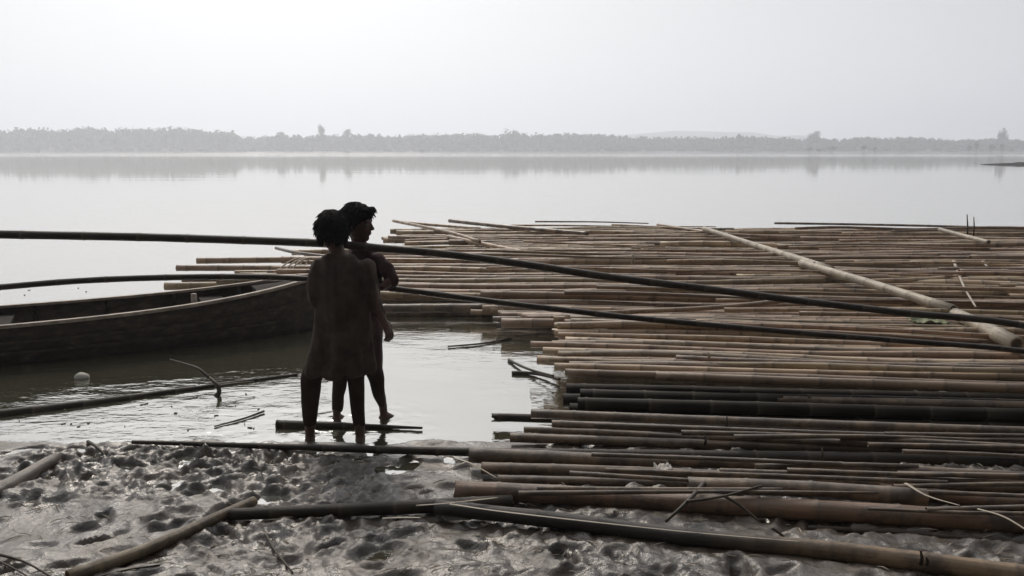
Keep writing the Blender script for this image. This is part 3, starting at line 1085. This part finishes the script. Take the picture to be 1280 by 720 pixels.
p0 = PZ(243, 381, .26)
tube(g, [p0 + Vector((0, 0, -.12)), p0, p0 + Vector((0, 0, .10))], [.03, .028, .026], 8)
g.build('mooring_post', M['rail'], boat)


# ------------------------------------------------------------------ people
def remeshed(name, g, mat, parent, voxel, smooth_it=6, wrinkle=None):
    off = wloc(parent)
    me = bpy.data.meshes.new('tmp')
    me.from_pydata([tuple(Vector(v) - off) for v in g.v], [], g.f)
    bm = bmesh.new(); bm.from_mesh(me); bmesh.ops.recalc_face_normals(bm, faces=bm.faces); bm.to_mesh(me); bm.free()
    o = bpy.data.objects.new(name + '_tmp', me)
    COL.objects.link(o)
    r = o.modifiers.new('r', 'REMESH'); r.mode = 'VOXEL'; r.voxel_size = voxel; r.adaptivity = 0
    s = o.modifiers.new('s', 'SMOOTH'); s.factor = .5; s.iterations = smooth_it
    dg = bpy.context.evaluated_depsgraph_get()
    dg.update()
    m2 = bpy.data.meshes.new_from_object(o.evaluated_get(dg))
    bpy.data.objects.remove(o); bpy.data.meshes.remove(me)
    if wrinkle:
        m2.update()
        nr = [tuple(v.normal) for v in m2.vertices]
        for v, nn in zip(m2.vertices, nr):
            v.co = v.co + Vector(nn) * wrinkle(v.co + off)
    m2.name = name
    m2.materials.clear(); m2.materials.append(mat)
    m2.polygons.foreach_set('use_smooth', [True] * len(m2.polygons))
    m2.update()
    o = bpy.data.objects.new(name, m2)
    COL.objects.link(o); o.parent = parent
    return o


def limb(g, pts, radii, n=12):
    """tapering chain: cones with a ball at every joint"""
    for i in range(len(pts) - 1):
        a, b_ = Vector(pts[i]), Vector(pts[i + 1])
        tube(g, [a, b_], [radii[i], radii[i + 1]], n)
    for p0, r in zip(pts, radii): ell(g, p0, r, r, r, nu=12, nv=8)


def hand(g, wrist, direction, palm_n, side, size=1.0, curl=.5):
    """palm, four unequal bent fingers and a thumb leaving the palm's side"""
    d = Vector(direction).normalized()
    nrm = Vector(palm_n); nrm = (nrm - d * nrm.dot(d)).normalized()     # the way the palm faces
    lat = d.cross(nrm).normalized() * side
    L = .060 * size
    rot = Matrix((lat, nrm, d)).transposed()
    ell(g, wrist + d * L * .55, .031 * size, .014 * size, L * .62, rot)
    limb(g, [wrist - d * .01, wrist + d * L * .4], [.017 * size, .020 * size], 10)
    for k, (o_, fl) in enumerate(((.024, .052), (.008, .060), (-.008, .056), (-.023, .044))):
        p0 = wrist + d * L * .75 + lat * o_ * size * .9
        p1 = wrist + d * L * 1.12 + lat * o_ * size * 1.05
        c = curl + .08 * k
        q = p1; dirv = d; pts = [p0, p1]
        for j, seg in enumerate((.42, .32, .26)):
            ang = c * (.75 + .5 * j)
            dirv = (dirv * math.cos(ang) + nrm * math.sin(ang)).normalized()
            q = q + dirv * fl * size * seg
            pts.append(q)
        limb(g, pts, [.0088 * size, .0088 * size, .0080 * size, .0074 * size, .0062 * size], 8)
    t0 = wrist + d * L * .22 + lat * .022 * size
    t1 = t0 + (lat * .7 + d * .6 + nrm * .25).normalized() * .026 * size
    t2 = t1 + (lat * .25 + d * .85 + nrm * .45).normalized() * .024 * size
    t3 = t2 + (d * .8 + nrm * .6 - lat * .1).normalized() * .018 * size
    limb(g, [t0, t1, t2, t3], [.012 * size, .0100 * size, .0090 * size, .0072 * size], 8)


def foot(g, ankle, yaw, size=1.0):
    fx = Vector((math.cos(yaw), math.sin(yaw), 0)); lx = Vector((-fx.y, fx.x, 0))
    b_ = Vector((ankle.x, ankle.y, ankle.z))
    sole = b_ - Vector((0, 0, .052 * size))
    limb(g, [b_, sole + fx * -.018 * size + Vector((0, 0, .022))], [.027 * size, .026 * size])
    limb(g, [b_ + fx * .01, sole + fx * .07 * size + Vector((0, 0, .018)), sole + fx * .115 * size + Vector((0, 0, .012))], [.026 * size, .020 * size, .014 * size])
    for k in range(5):
        p0 = sole + fx * .10 * size + lx * (k - 2) * .012 * size + Vector((0, 0, .011))
        limb(g, [p0, p0 + fx * (.040 - .004 * abs(k - 1)) * size], [.010, .0075], 8)


def head_local(size=1.0):
    """returns function mapping local (x forward, y left, z up; origin head centre) to a G of head volumes"""
    g = G()
    s = size
    ell(g, (-.012 * s, 0, .022 * s), .092 * s, .074 * s, .086 * s, nu=20, nv=14)   # skull
    ell(g, (.022 * s, 0, -.030 * s), .062 * s, .056 * s, .072 * s, nu=18, nv=12)   # face
    ell(g, (.050 * s, 0, -.083 * s), .026 * s, .030 * s, .022 * s)                 # chin
    ell(g, (.012 * s, 0, -.066 * s), .055 * s, .050 * s, .030 * s)                 # jaw
    ell(g, (.066 * s, 0, .018 * s), .018 * s, .045 * s, .010 * s)                  # brow
    limb(g, [Vector((.078, 0, .006)) * s, Vector((.095, 0, -.022)) * s], [.007 * s, .0115 * s], 8)  # nose
    ell(g, (.088 * s, .009 * s, -.026 * s), .008 * s, .007 * s, .006 * s)
    ell(g, (.088 * s, -.009 * s, -.026 * s), .008 * s, .007 * s, .006 * s)
    ell(g, (.078 * s, 0, -.048 * s), .010 * s, .021 * s, .0055 * s)                # lips
    ell(g, (.077 * s, 0, -.057 * s), .009 * s, .018 * s, .0060 * s)
    for q in (-1, 1):
        ell(g, (-.006 * s, q * .074 * s, -.010 * s), .016 * s, .007 * s, .028 * s, Matrix.Rotation(.3 * q, 3, 'Z'))   # ears
        ell(g, (.048 * s, q * .036 * s, -.022 * s), .022 * s, .018 * s, .018 * s)  # cheeks
    return g


def place(gl, g, c, rot):
    gl.add([c + rot @ Vector(v) for v in g.v], g.f)


def hair_local(size, seed, vol=1.0):
    g = G()
    s = size
    nu, nv = 40, 22
    v, f = [], []
    for i in range(nv + 1):
        th = math.pi * .74 * i / nv
        for k in range(nu):
            ph = 2 * math.pi * k / nu
            x, y_, z = math.sin(th) * math.cos(ph), math.sin(th) * math.sin(ph), math.cos(th)
            front = max(0, x)
            lim = 1.0
            cut = -.72 + 1.1 * front ** .6          # hairline: low at the nape, high on the brow
            if z < cut:
                z2 = cut; k2 = math.sqrt(max(.0001, 1 - z2 * z2)) / max(1e-4, math.hypot(x, y_)); x *= k2; y_ *= k2; z = z2
                lim = .93
            n_ = mnoise.noise(Vector((x * 4, y_ * 4, z * 4 + seed))) * .05 + mnoise.noise(Vector((x * 14, y_ * 14, z * 5 + seed))) * .022
            r = (1.10 * vol + n_) * lim
            v.append(Vector((-.014 * s + x * .094 * s * r, y_ * .078 * s * r, .022 * s + z * .092 * s * r)))
    for i in range(nv):
        for k in range(nu):
            f.append((i * nu + k, i * nu + (k + 1) % nu, (i + 1) * nu + (k + 1) % nu, (i + 1) * nu + k))
    f.append(tuple(range(nu))[::-1]); f.append(tuple(nv * nu + k for k in range(nu)))
    g.add(v, f)
    return g


def locks(g, c, rot, size, seed, n=260, ln=1.35):
    """short tapering locks that break the hair outline"""
    r_ = random.Random(seed)
    s = size
    for i in range(n):
        th = math.acos(1 - r_.random() * 1.7); ph = r_.uniform(0, 6.283)
        x, y_, z = math.sin(th) * math.cos(ph), math.sin(th) * math.sin(ph), math.cos(th)
        if z < -.72 + 1.1 * max(0, x) ** .6 + .04: continue
        p0 = Vector((-.014 * s + x * .094 * s * 1.04, y_ * .078 * s * 1.04, .022 * s + z * .092 * s * 1.04))
        nn = Vector((x, y_, z))
        tdir = (Vector((r_.uniform(-.6, .6), r_.uniform(-.6, .6), -1.0 + .8 * z)) + nn * .20).normalized()
        p1 = p0 + tdir * .014 * s * ln + nn * .001
        p2 = p1 + (tdir + Vector((0, 0, -.3))).normalized() * .014 * s * ln
        g2 = G()
        tube(g2, [p0, p1, p2], [.0055 * s, .0042 * s, .0008], 5)
        g.add([c + rot @ Vector(v) for v in g2.v], g2.f)


def torso_rings(g, rows, y0, n=22, depth=.55, twist=0.0):
    """rows: (py, xl, xr, depth_half, dy) in photo pixels, at distance y0"""
    rings = []
    for (py, xl, xr, dep, dy) in rows:
        A, B = PY(xl, py, y0 + dy), PY(xr, py, y0 + dy)
        c = (A + B) / 2; w = (B.x - A.x) / 2
        ring = []
        for k in range(n):
            t = 2 * math.pi * k / n
            ct, st = math.cos(t), math.sin(t)
            e = .86
            ring.append(c + Vector((w * math.copysign(abs(ct) ** e, ct), dep * math.copysign(abs(st) ** e, st), 0)))
        rings.append(ring)
    loft(g, rings)


def facing(yaw, tilt=0.0, roll=0.0):
    return Matrix.Rotation(yaw, 3, 'Z') @ Matrix.Rotation(tilt, 3, 'Y') @ Matrix.Rotation(roll, 3, 'X')


YA = PZ(418, 549, 0).y        # nearer boy
YB = PZ(450, 523, 0).y        # farther boy
POLE1_Y = YA + .17
POLE2_Y = YA + .21

# ---- nearer boy, back to us
pa = root('person', (PZ(418, 549, 0).x, YA, 0), 'nearer person seen from behind in a knee length dark kurta, head against the upper pole', 'person', 'boys wading with the long poles')
b1 = G()
hc = PY(415, 290, YA + .02)
rotA = facing(R(100), .06)
place(b1, head_local(.97), hc, rotA)
limb(b1, [PY(417, 300, YA + .02), PY(422, 316, YA), PY(426, 328, YA)], [.043, .042, .055])
torso_rings(b1, [(326, 402, 452, .055, 0), (336, 396, 460, .075, 0), (360, 400, 456, .085, 0), (390, 404, 452, .080, 0), (415, 400, 456, .088, 0), (435, 402, 454, .08, 0)], YA)
# legs
kL, aL = PY(389, 480, YA - .02), PY(387, 541, YA)
kR, aR = PY(446, 484, YA + .0), PY(450, 541, YA)
limb(b1, [PY(412, 432, YA), kL, PY(387, 505, YA + .005), aL], [.060, .036, .030, .027], 14)
limb(b1, [PY(444, 432, YA), kR, PY(448, 506, YA + .005), aR], [.060, .034, .028, .026], 14)
aL.z = min(aL.z, .030); aR.z = min(aR.z, .030)
for a_ in (aL, aR):
    a_.z = .014
    foot(b1, a_, R(88), 1.0)
limb(b1, [PY(388, 530, YA), aL], [.031, .026]); limb(b1, [PY(449.5, 530, YA), aR], [.031, .026])
# left arm: elbow down at the side, forearm forward to the lower pole
shL, elL, wrL = PY(400, 337, YA), PY(395, 374, YA - .03), PY(412, 357, YA + .15)
limb(b1, [shL, elL, wrL], [.040, .031, .021])
hand(b1, wrL, Vector((.25, .55, .35)), Vector((.1, .6, -1)), -1, .95, .9)
# right arm hanging, hand clear of the kurta
shR, elR, wrR = PY(459, 336, YA), PY(469, 378, YA - .03), PY(480, 402, YA - .06)
limb(b1, [shR, elR, wrR], [.040, .031, .021])
hand(b1, wrR, Vector((.28, -.10, -.60)), Vector((-.8, .5, -.3)), 1, 1.0, .45)
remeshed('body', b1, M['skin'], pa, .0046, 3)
hg = G(); place(hg, hair_local(.97, 2.0, 1.03), hc, rotA); locks(hg, hc, rotA, 1.01, 5, 650)
hg.build('hair', M['hair'], pa)
for q in (-1, 1):
    g = G(); ell(g, hc + rotA @ Vector((.066 * .97, q * .029, -.004)), .013, .013, .013); g.build('eye', M['eye'], pa)


def folds(seed, amp=.010, k=26.0):
    def fn(p_):
        low = max(0, min(1, (0.95 - p_.z) / .6))
        w = math.sin(p_.x * k * 1.0 + 2.5 * mnoise.noise(Vector((p_.x * 3, p_.z * 2.2, seed))) * 2 + seed) * amp * low * .7
        w += amp * 1.1 * mnoise.noise(Vector((p_.x * 11 + seed, p_.y * 9, p_.z * 2.2)))
        w += amp * .45 * mnoise.noise(Vector((p_.x * 30 + seed, p_.y * 24, p_.z * 7 + p_.x * 9)))
        return w
    return fn


kg = G()
torso_rings(kg, [(317, 411, 436, .056, 0), (324, 401, 449, .070, 0), (332, 394, 461, .088, 0), (346, 392, 466, .100, 0), (372, 395, 465, .104, -.005), (395, 396, 464, .106, 0), (415, 396, 466, .112, 0), (432, 393, 468, .118, 0), (446, 389, 469, .120, 0), (456, 385, 470, .124, 0), (462, 383, 469, .126, 0), (466, 385, 467, .122, 0)], YA, n=30)
limb(kg, [shL + Vector((.005, 0, 0)), PY(394, 356, YA - .02), elL, PY(404, 366, YA + .07)], [.052, .048, .044, .038], 14)
limb(kg, [shR, PY(465, 358, YA - .01), elR, PY(474, 391, YA - .045)], [.052, .047, .042, .034], 14)
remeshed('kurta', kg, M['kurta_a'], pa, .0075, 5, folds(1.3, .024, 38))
tg = G()
limb(tg, [PY(406, 438, YA), PY(389, 472, YA - .015), PY(387, 500, YA), PY(386.5, 528, YA)], [.072, .051, .045, .037], 14)
limb(tg, [PY(444, 440, YA), PY(446.5, 476, YA), PY(448.5, 502, YA), PY(450, 530, YA)], [.062, .046, .040, .034], 14)
remeshed('trousers', tg, M['trouser'], pa, .0075, 5, folds(4.1, .009, 30))

# ---- farther boy, head in profile to the right
pb = root('person', (PZ(450, 523, 0).x, YB, 0), 'farther person in a dark maroon kurta, head in profile facing right', 'person', 'boys wading with the long poles')
b2 = G()
hc2 = PY(447.5, 279, YB - .12)
YT = YB - .10                     # torso leans towards the poles
rotB = facing(R(-12), .10)
place(b2, head_local(.96), hc2, rotB)
limb(b2, [PY(446, 292, YT - .01), PY(450, 306, YT), PY(452, 320, YT)], [.042, .042, .055])
torso_rings(b2, [(317, 432, 470, .055, 0), (330, 426, 476, .075, 0), (360, 430, 472, .085, 0), (390, 430, 470, .08, .02), (415, 426, 472, .085, .05), (435, 428, 468, .08, .06)], YT)
aL2, aR2 = PY(421, 518, YB), PY(480, 516, YB + .02)
aL2.z = .006; aR2.z = .010
limb(b2, [PY(432, 432, YB - .03), PY(424, 474, YB - .055), PY(421, 496, YB - .02), aL2], [.055, .032, .026, .024], 14)
limb(b2, [PY(460, 432, YB - .03), PY(471, 474, YB - .05), PY(477, 496, YB - .01), aR2], [.055, .032, .026, .024], 14)
foot(b2, aL2, R(60), 1.0); foot(b2, aR2, R(35), 1.0)
# near arm: elbow out over the lower pole, forearm back to grip it
sR2, eR2, wR2 = PY(472, 326, YT - .04), PY(490, 350, YT - .10), PY(478, 359, YA + .14)
limb(b2, [sR2, eR2, wR2], [.038, .030, .021])
hand(b2, wR2, Vector((-.5, .45, .0)), Vector((-.2, .6, -1)), -1, .95, .95)
sL2, eL2, wL2 = PY(432, 326, YT + .05), PY(428, 362, YT + .10), PY(446, 350, YA + .32)
limb(b2, [sL2, eL2, wL2], [.038, .030, .021])
hand(b2, wL2, Vector((.5, -.35, .1)), Vector((.0, -.6, -1)), 1, .95, .9)
remeshed('body', b2, M['skin'], pb, .0046, 3)
hg = G(); place(hg, hair_local(.96, 9.0, 1.0), hc2, rotB); locks(hg, hc2, rotB, .99, 8, 520)
fr_ = G()
rq = random.Random(2)
for i in range(60):          # a forelock standing over the brow
    p0 = Vector((.050 + rq.uniform(-.02, .012), rq.uniform(-.045, .045), .078 + rq.uniform(-.012, .008)))
    p1 = p0 + Vector((.024, rq.uniform(-.006, .006), .010)); p2 = p1 + Vector((.016, 0, -.012))
    tube(fr_, [p0, p1, p2], [.0085, .007, .001], 5)
place(hg, fr_, hc2, rotB)
hg.build('hair', M['hair'], pb)
for q in (-1, 1):
    g = G(); ell(g, hc2 + rotB @ Vector((.066 * .96, q * .029, -.004)), .013, .013, .013); g.build('eye', M['eye'], pb)
kg = G()
torso_rings(kg, [(308, 438, 463, .056, 0), (317, 432, 471, .070, 0), (326, 427, 478, .088, 0), (345, 424, 480, .100, 0), (372, 426, 476, .102, .01), (400, 422, 478, .100, .04), (430, 416, 475, .108, .06), (452, 412, 479, .112, .07), (461, 412, 480, .112, .07), (465, 424, 472, .09, .07)], YT, n=30)
limb(kg, [sR2, PY(484, 340, YT - .08), eR2 + Vector((.002, 0, 0)), PY(485, 356, YT - .03)], [.050, .044, .040, .032], 14)
limb(kg, [sL2, eL2, PY(434, 358, YT + .16)], [.050, .042, .034], 14)
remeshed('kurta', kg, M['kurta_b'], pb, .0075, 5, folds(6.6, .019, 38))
tg = G()
limb(tg, [PY(434, 440, YB - .04), PY(424, 474, YB - .055), PY(421, 496, YB - .02), PY(421, 510, YB)], [.072, .044, .037, .032], 14)
limb(tg, [PY(457, 440, YB - .04), PY(471, 474, YB - .05), PY(477, 496, YB - .01), PY(480, 508, YB + .01)], [.072, .046, .037, .031], 14)
remeshed('trousers', tg, M['trouser'], pb, .0075, 5, folds(7.1, .009, 30))

# ---- the two carried poles
P1 = [(-260, 288), (0, 293), (200, 297), (400, 304), (460, 309), (560, 318), (660, 331), (760, 346), (900, 363), (1000, 376), (1130, 391), (1280, 407)]
def carried(pts, y0, ys_, w0, w1, lab, extra):
    P = [PY(px, py, y0 + ys_ * max(0, (px - 460) / 820)) for (px, py) in pts] + extra
    return culm('carried_pole', P, rad(P[0], w0), rad(P[-2], w1), M['dark'], n=14, node=.33, bend=.0, label=lab, rnd=rr)


e1 = PY(1280, 407, POLE1_Y + .5)
carried(P1, POLE1_Y, .5, 11, 8.5, 'upper of the two carried poles, resting on the nearer person\'s shoulder', [e1 + Vector((.9, .12, -.26))])
P2 = [(-260, 382), (0, 359), (100, 351), (200, 347), (300, 346), (388, 349), (500, 362), (570, 371), (640, 380), (720, 389), (800, 398), (1000, 416), (1140, 427), (1280, 439)]
e2 = PY(1280, 439, POLE2_Y + .5)
carried(P2, POLE2_Y, .5, 8, 7, 'lower of the two carried poles, held at waist height', [e2 + Vector((.6, .08, -.15))])


# ------------------------------------------------------------------ far bank
def leafcloud(g, c, rx, ry, rz, n, size, r_):
    for i in range(n):
        d = Vector((r_.gauss(0, 1), r_.gauss(0, 1), r_.gauss(0, 1))).normalized()
        k = r_.random() ** .4
        p0 = c + Vector((d.x * rx, d.y * ry, d.z * rz)) * k
        a = Vector((r_.gauss(0, 1), r_.gauss(0, 1), r_.gauss(0, 1))).normalized()
        b_ = a.cross(Vector((r_.gauss(0, 1), r_.gauss(0, 1), r_.gauss(0, 1)))).normalized()
        s = size * r_.uniform(.5, 1.3)
        g.add([p0 - a * s - b_ * s * .6, p0 + a * s - b_ * s * .5, p0 + a * s * .8 + b_ * s * .6, p0 - a * s * .9 + b_ * s * .5], [(0, 1, 2, 3)])


def ytop(px):
    """top of the wooded skyline in the photograph"""
    k = [(-300, 160), (0, 162), (60, 161), (110, 159), (150, 162), (230, 160), (290, 164), (300, 172), (335, 173), (350, 168), (380, 171), (420, 170), (440, 168), (470, 171), (530, 167), (620, 170), (640, 165), (660, 170), (740, 168), (840, 171), (900, 173), (925, 170), (1000, 173), (1020, 169), (1040, 174), (1120, 172), (1200, 176), (1280, 175), (1600, 176)]
    for i in range(len(k) - 1):
        if k[i][0] <= px <= k[i + 1][0]:
            t = (px - k[i][0]) / (k[i + 1][0] - k[i][0])
            return k[i][1] * (1 - t) + k[i + 1][1] * t
    return 172


rt = random.Random(21)
g = G()
px = -300
while px < 1580:
    for rowd in (0, 14, 30, 48):
        yy = FAR + 6 + rowd + rt.uniform(-4, 4)
        p0 = PY(px + rt.uniform(-5, 5), ytop(px) + rt.uniform(-1.5, 3.0) - 4.5 * mnoise.noise(Vector((px * .021, 3.3, 0))) + (rt.uniform(3, 8) if rowd == 0 else 0), yy)
        top = p0.z; gb = 1.2 + .03 * rowd
        hgt = max(3.5, top - gb)
        w = rt.uniform(2.4, 6.4)
        c = Vector((p0.x, yy, gb + hgt * .55))
        leafcloud(g, c, w, w * .8, hgt * .48, 58, 1.0, rt)
        # a solid heart so that the wood does not show through
        ell(g, c - Vector((0, 0, .3)), w * .72, w * .6, hgt * .40, nu=7, nv=5)
    px += rt.uniform(4.0, 6.5)
tag(g.build('woodland', M['crown'], smooth=False, base=(0, FAR + 20, 0)), 'hazy belt of woodland along the far bank', kind='stuff')

g = G()
n = 240
v, f = [], []
for i in range(n + 1):
    x = -1000 + 2000 * i / n
    w = 2.5 * mnoise.noise(Vector((x * .02, 0, 0)))
    v += [(x, FAR - 20 + w, -.4), (x, FAR - 15 + w, .35), (x, FAR - 6, .9 + .3 * mnoise.noise(Vector((x * .05, 4, 0)))), (x, FAR + 30, 1.6), (x, FAR + 32, -.5)]
for i in range(n):
    for k in range(4):
        a = i * 5 + k
        f.append((a, a + 5, a + 6, a + 1))
g.add(v, f)
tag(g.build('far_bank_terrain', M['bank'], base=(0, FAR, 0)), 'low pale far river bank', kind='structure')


def tree(px, top, wpx, mat, lab, yy, dens=420, lift=.34):
    p_top = PY(px, top, yy)
    gb = 1.3
    H = p_top.z - gb
    t = root('tree', (p_top.x, yy, gb), lab, 'tree')
    g = G()
    tube(g, [(p_top.x, yy, gb - .5), (p_top.x + .2, yy, gb + H * .3), (p_top.x - .1, yy, gb + H * .62)], [.45, .32, .18], 8)
    for k in range(7):
        a = 6.28 * k / 7 + .3
        s = Vector((p_top.x, yy, gb + H * (.30 + .05 * k)))
        tube(g, [s, s + Vector((math.cos(a) * 1.6, math.sin(a) * 1.6, H * .17)), s + Vector((math.cos(a) * 2.8, math.sin(a) * 2.8, H * .33))], [.16, .10, .04], 6)
    g.build('trunk', M['trunk'], t)
    g = G()
    W = wpx * yy / F / 2
    r_ = random.Random(int(px * 7))
    for k in range(9):
        a = r_.uniform(0, 6.28); rad_ = W * .55 * math.sqrt(r_.random())
        c = Vector((p_top.x + math.cos(a) * rad_, yy + math.sin(a) * rad_, gb + H * r_.uniform(lift + .12, .84)))
        leafcloud(g, c, W * r_.uniform(.35, .55), W * .5, H * r_.uniform(.12, .2), dens // 9, .55, r_)
    g.build('crown', mat, t, smooth=False)
    return t


tree(402, 154, 13, M['crown'], 'tall pale roundheaded tree on the far bank above the waders\' heads', FAR + 10)
tree(432, 160, 17, M['crown'], 'broad tree just right of the tall roundheaded one on the far bank', FAR + 10)
tree(348, 163, 15, M['crown_dry'], 'low bushy tree left of the tall roundheaded one on the far bank', FAR + 12)
tree(638, 159, 24, M['crown'], 'wide tree breaking the far skyline at mid picture', FAR + 8)
tree(926, 165, 12, M['crown_dry'], 'small tree on the far skyline, third from the right', FAR + 6)
tree(1018, 162, 20, M['crown'], 'bushy tree on the far skyline, second from the right', FAR + 4)
tree(1254, 159, 17, M['crown_dry'], 'lone tall tree on the far bank at the right edge', FAR - 2)
tree(115, 155, 34, M['crown'], 'broad crown topping the far woods at left', FAR + 30)
tree(228, 156, 30, M['crown'], 'broad crown where the left woods end on the far bank', FAR + 30)
# dark bushes and a few scattered shapes on the low bank
rb = random.Random(9)
where = ['just left of the second tree from right', 'under the bushy tree', 'third from left of the right hand cluster', 'by the low shore in the cluster middle', 'right of the bushy tree']
blab = {48: 'tiny dark bush low on the far bank at far left', 434: 'tiny dark bush low on the far bank under the broad tree', 528: 'tiny dark bush low on the far bank left of mid picture'}
for i, (px, py, wp, hp) in enumerate([(48, 190, 5, 3), (434, 190, 8, 4), (528, 189, 8, 5), (1012, 187, 9, 4), (1024, 188, 6, 3), (1040, 187, 14, 5), (1080, 186, 7, 5), (1094, 187, 5, 4), (1212, 186, 6, 5), (1221, 185, 6, 9), (1240, 186, 9, 6), (1253, 186, 5, 8)]):
    yy = FAR - 26 - 110 * (px > 900)
    c = PY(px, py - hp / 2 + 1, yy)
    W = wp * yy / F / 2; Hh = hp * yy / F / 2
    lab = blab.get(px, 'dark bush on the low far bank towards the right')
    b_ = root('bush', (c.x, yy, c.z - Hh), lab, 'bush', None if px in blab else 'dark bushes on the far bank at right')
    g = G(); leafcloud(g, c, W, W * .6, Hh, 130, .42, rb)
    g.build('crown', M['crown'], b_, smooth=False)
    g = G(); tube(g, [(c.x, yy, -.3), (c.x + .1, yy, c.z)], [.15, .1], 6)
    g.build('trunk', M['trunk'], b_)

# low spit those bushes stand on, the mud bar in mid river, the faint hills
def mound(name, x0, x1, y0, y1, h, mat, lab, n=60, m=14, seed=1):
    v, f = [], []
    for i in range(n + 1):
        for j in range(m + 1):
            u, w = i / n, j / m
            e = max(0, math.sin(math.pi * u)) ** .5 * max(0, math.sin(math.pi * w)) ** .8
            z = -.12 * h - .05 + h * e * (1 + .35 * mnoise.noise(Vector((u * 9, w * 3, seed))))
            v.append((x0 + (x1 - x0) * u, y0 + (y1 - y0) * w + (y1 - y0) * .3 * mnoise.noise(Vector((u * 5, 0, seed))), z))
    for i in range(n):
        for j in range(m):
            a = i * (m + 1) + j
            f.append((a, a + m + 1, a + m + 2, a + 1))
    o = mk(name, v, f, mat, base=((x0 + x1) / 2, (y0 + y1) / 2, 0))
    return tag(o, lab, kind='structure')


mound('low_spit_terrain', 150, 700, FAR - 150, FAR - 118, .9, M['bank'], 'low spit in front of the far bank at right', seed=3)
s0 = PZ(1238, 206, 0)
mound('mud_bar_terrain', s0.x - 1, s0.x + 18, s0.y - 1.0, s0.y + 2.5, .42, simple('dark_bar_mud', (.030, .027, .024), .95, .05), 'dark mud bar in mid river', seed=5)
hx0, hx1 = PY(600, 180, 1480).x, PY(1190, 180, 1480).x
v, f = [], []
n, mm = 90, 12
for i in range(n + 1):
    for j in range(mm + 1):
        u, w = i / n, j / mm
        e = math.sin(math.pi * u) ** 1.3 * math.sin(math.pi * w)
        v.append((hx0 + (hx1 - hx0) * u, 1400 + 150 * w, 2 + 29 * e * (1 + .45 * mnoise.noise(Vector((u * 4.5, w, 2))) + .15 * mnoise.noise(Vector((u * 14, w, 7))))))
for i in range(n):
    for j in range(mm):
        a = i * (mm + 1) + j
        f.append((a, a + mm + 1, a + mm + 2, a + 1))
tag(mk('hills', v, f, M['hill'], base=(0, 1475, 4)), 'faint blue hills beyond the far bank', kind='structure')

# ------------------------------------------------------------------ haze
hz = G()
box(hz, (0, 760, 30), 4200, 1640, 68)
hm = bpy.data.materials.new('haze_air'); hm.use_nodes = True
nt = hm.node_tree; nt.nodes.clear()
ho = nt.nodes.new('ShaderNodeOutputMaterial'); pv = nt.nodes.new('ShaderNodeVolumePrincipled')
pv.inputs['Color'].default_value = (.895, .93, 1, 1)
pv.inputs['Density'].default_value = .0011
pv.inputs['Anisotropy'].default_value = .55
nt.links.new(pv.outputs[0], ho.inputs['Volume'])
hz_o = hz.build('haze', hm, smooth=False, base=(0, 640, -4))
tag(hz_o, 'pale river haze', kind='stuff')

# ------------------------------------------------------------------ sky and sun
SUN_AZ, SUN_EL = R(-16), R(40)           # azimuth from +Y, negative = left
wd = bpy.data.worlds.new('World'); sc.world = wd; wd.use_nodes = True
nt = wd.node_tree; bg = nt.nodes['Background']
sky = nd(nt, 'ShaderNodeTexSky', sky_type='NISHITA')
sky.sun_disc = False
sky.sun_elevation = SUN_EL
sky.sun_rotation = SUN_AZ
sky.air_density = 1.0; sky.dust_density = 6.0; sky.ozone_density = 1.0
hs = nd(nt, 'ShaderNodeHueSaturation'); hs.inputs['Saturation'].default_value = .10
nt.links.new(sky.outputs[0], hs.inputs['Color'])
# thin overcast veil: even luminance, weaker away from the sun
tc = nd(nt, 'ShaderNodeTexCoord')
dp = nd(nt, 'ShaderNodeVectorMath', operation='DOT_PRODUCT')
nt.links.new(tc.outputs['Generated'], dp.inputs[0])
dp.inputs[1].default_value = (math.sin(SUN_AZ), math.cos(SUN_AZ), .1)
veil = nd(nt, 'ShaderNodeMapRange', interpolation_type='SMOOTHSTEP')
veil.inputs['From Min'].default_value = -.5; veil.inputs['From Max'].default_value = .86
veil.inputs['To Min'].default_value = .25; veil.inputs['To Max'].default_value = 6.75
nt.links.new(dp.outputs['Value'], veil.inputs['Value'])
sz = nd(nt, 'ShaderNodeSeparateXYZ'); nt.links.new(tc.outputs['Generated'], sz.inputs[0])
low = mathn(nt, 'POWER', mathn(nt, 'SUBTRACT', 1.0, mathn(nt, 'ABSOLUTE', sz.outputs[2])), 14.0)
high = mathn(nt, 'MULTIPLY', mathn(nt, 'MAXIMUM', mathn(nt, 'SUBTRACT', sz.outputs[2], .19), 0.0), 1.9)
amt = mathn(nt, 'MULTIPLY', veil.outputs[0], mathn(nt, 'ADD', mathn(nt, 'ADD', 1.0, high), mathn(nt, 'MULTIPLY', low, .55)))
vc = mixrgb(nt, (.955, .985, 1.035), amt, 1.0, 'MULTIPLY')
sk = mixrgb(nt, hs.outputs[0], (.36, .355, .34), 1.0, 'MULTIPLY')
tot = mixrgb(nt, sk, vc, 1.0, 'ADD')
nt.links.new(tot, bg.inputs['Color'])
bg.inputs['Strength'].default_value = .075
sd = bpy.data.lights.new('sun', 'SUN'); sd.energy = 1.5; sd.angle = R(14); sd.color = (1, .90, .78)
so = bpy.data.objects.new('sun', sd); COL.objects.link(so)
sv = Vector((math.sin(SUN_AZ) * math.cos(SUN_EL), math.cos(SUN_AZ) * math.cos(SUN_EL), math.sin(SUN_EL)))
so.rotation_euler = sv.to_track_quat('Z', 'Y').to_euler()
so.location = sv * 50

vs = sc.view_settings
vs.view_transform = 'Standard'; vs.look = 'None'; vs.gamma = 1; vs.use_curve_mapping = False; vs.exposure = .07
sc.render.engine = 'CYCLES'
cy = sc.cycles
cy.use_denoising = True
cy.max_bounces = 6; cy.diffuse_bounces = 2; cy.glossy_bounces = 3; cy.volume_bounces = 4; cy.transmission_bounces = 2
cy.sample_clamp_indirect = 6
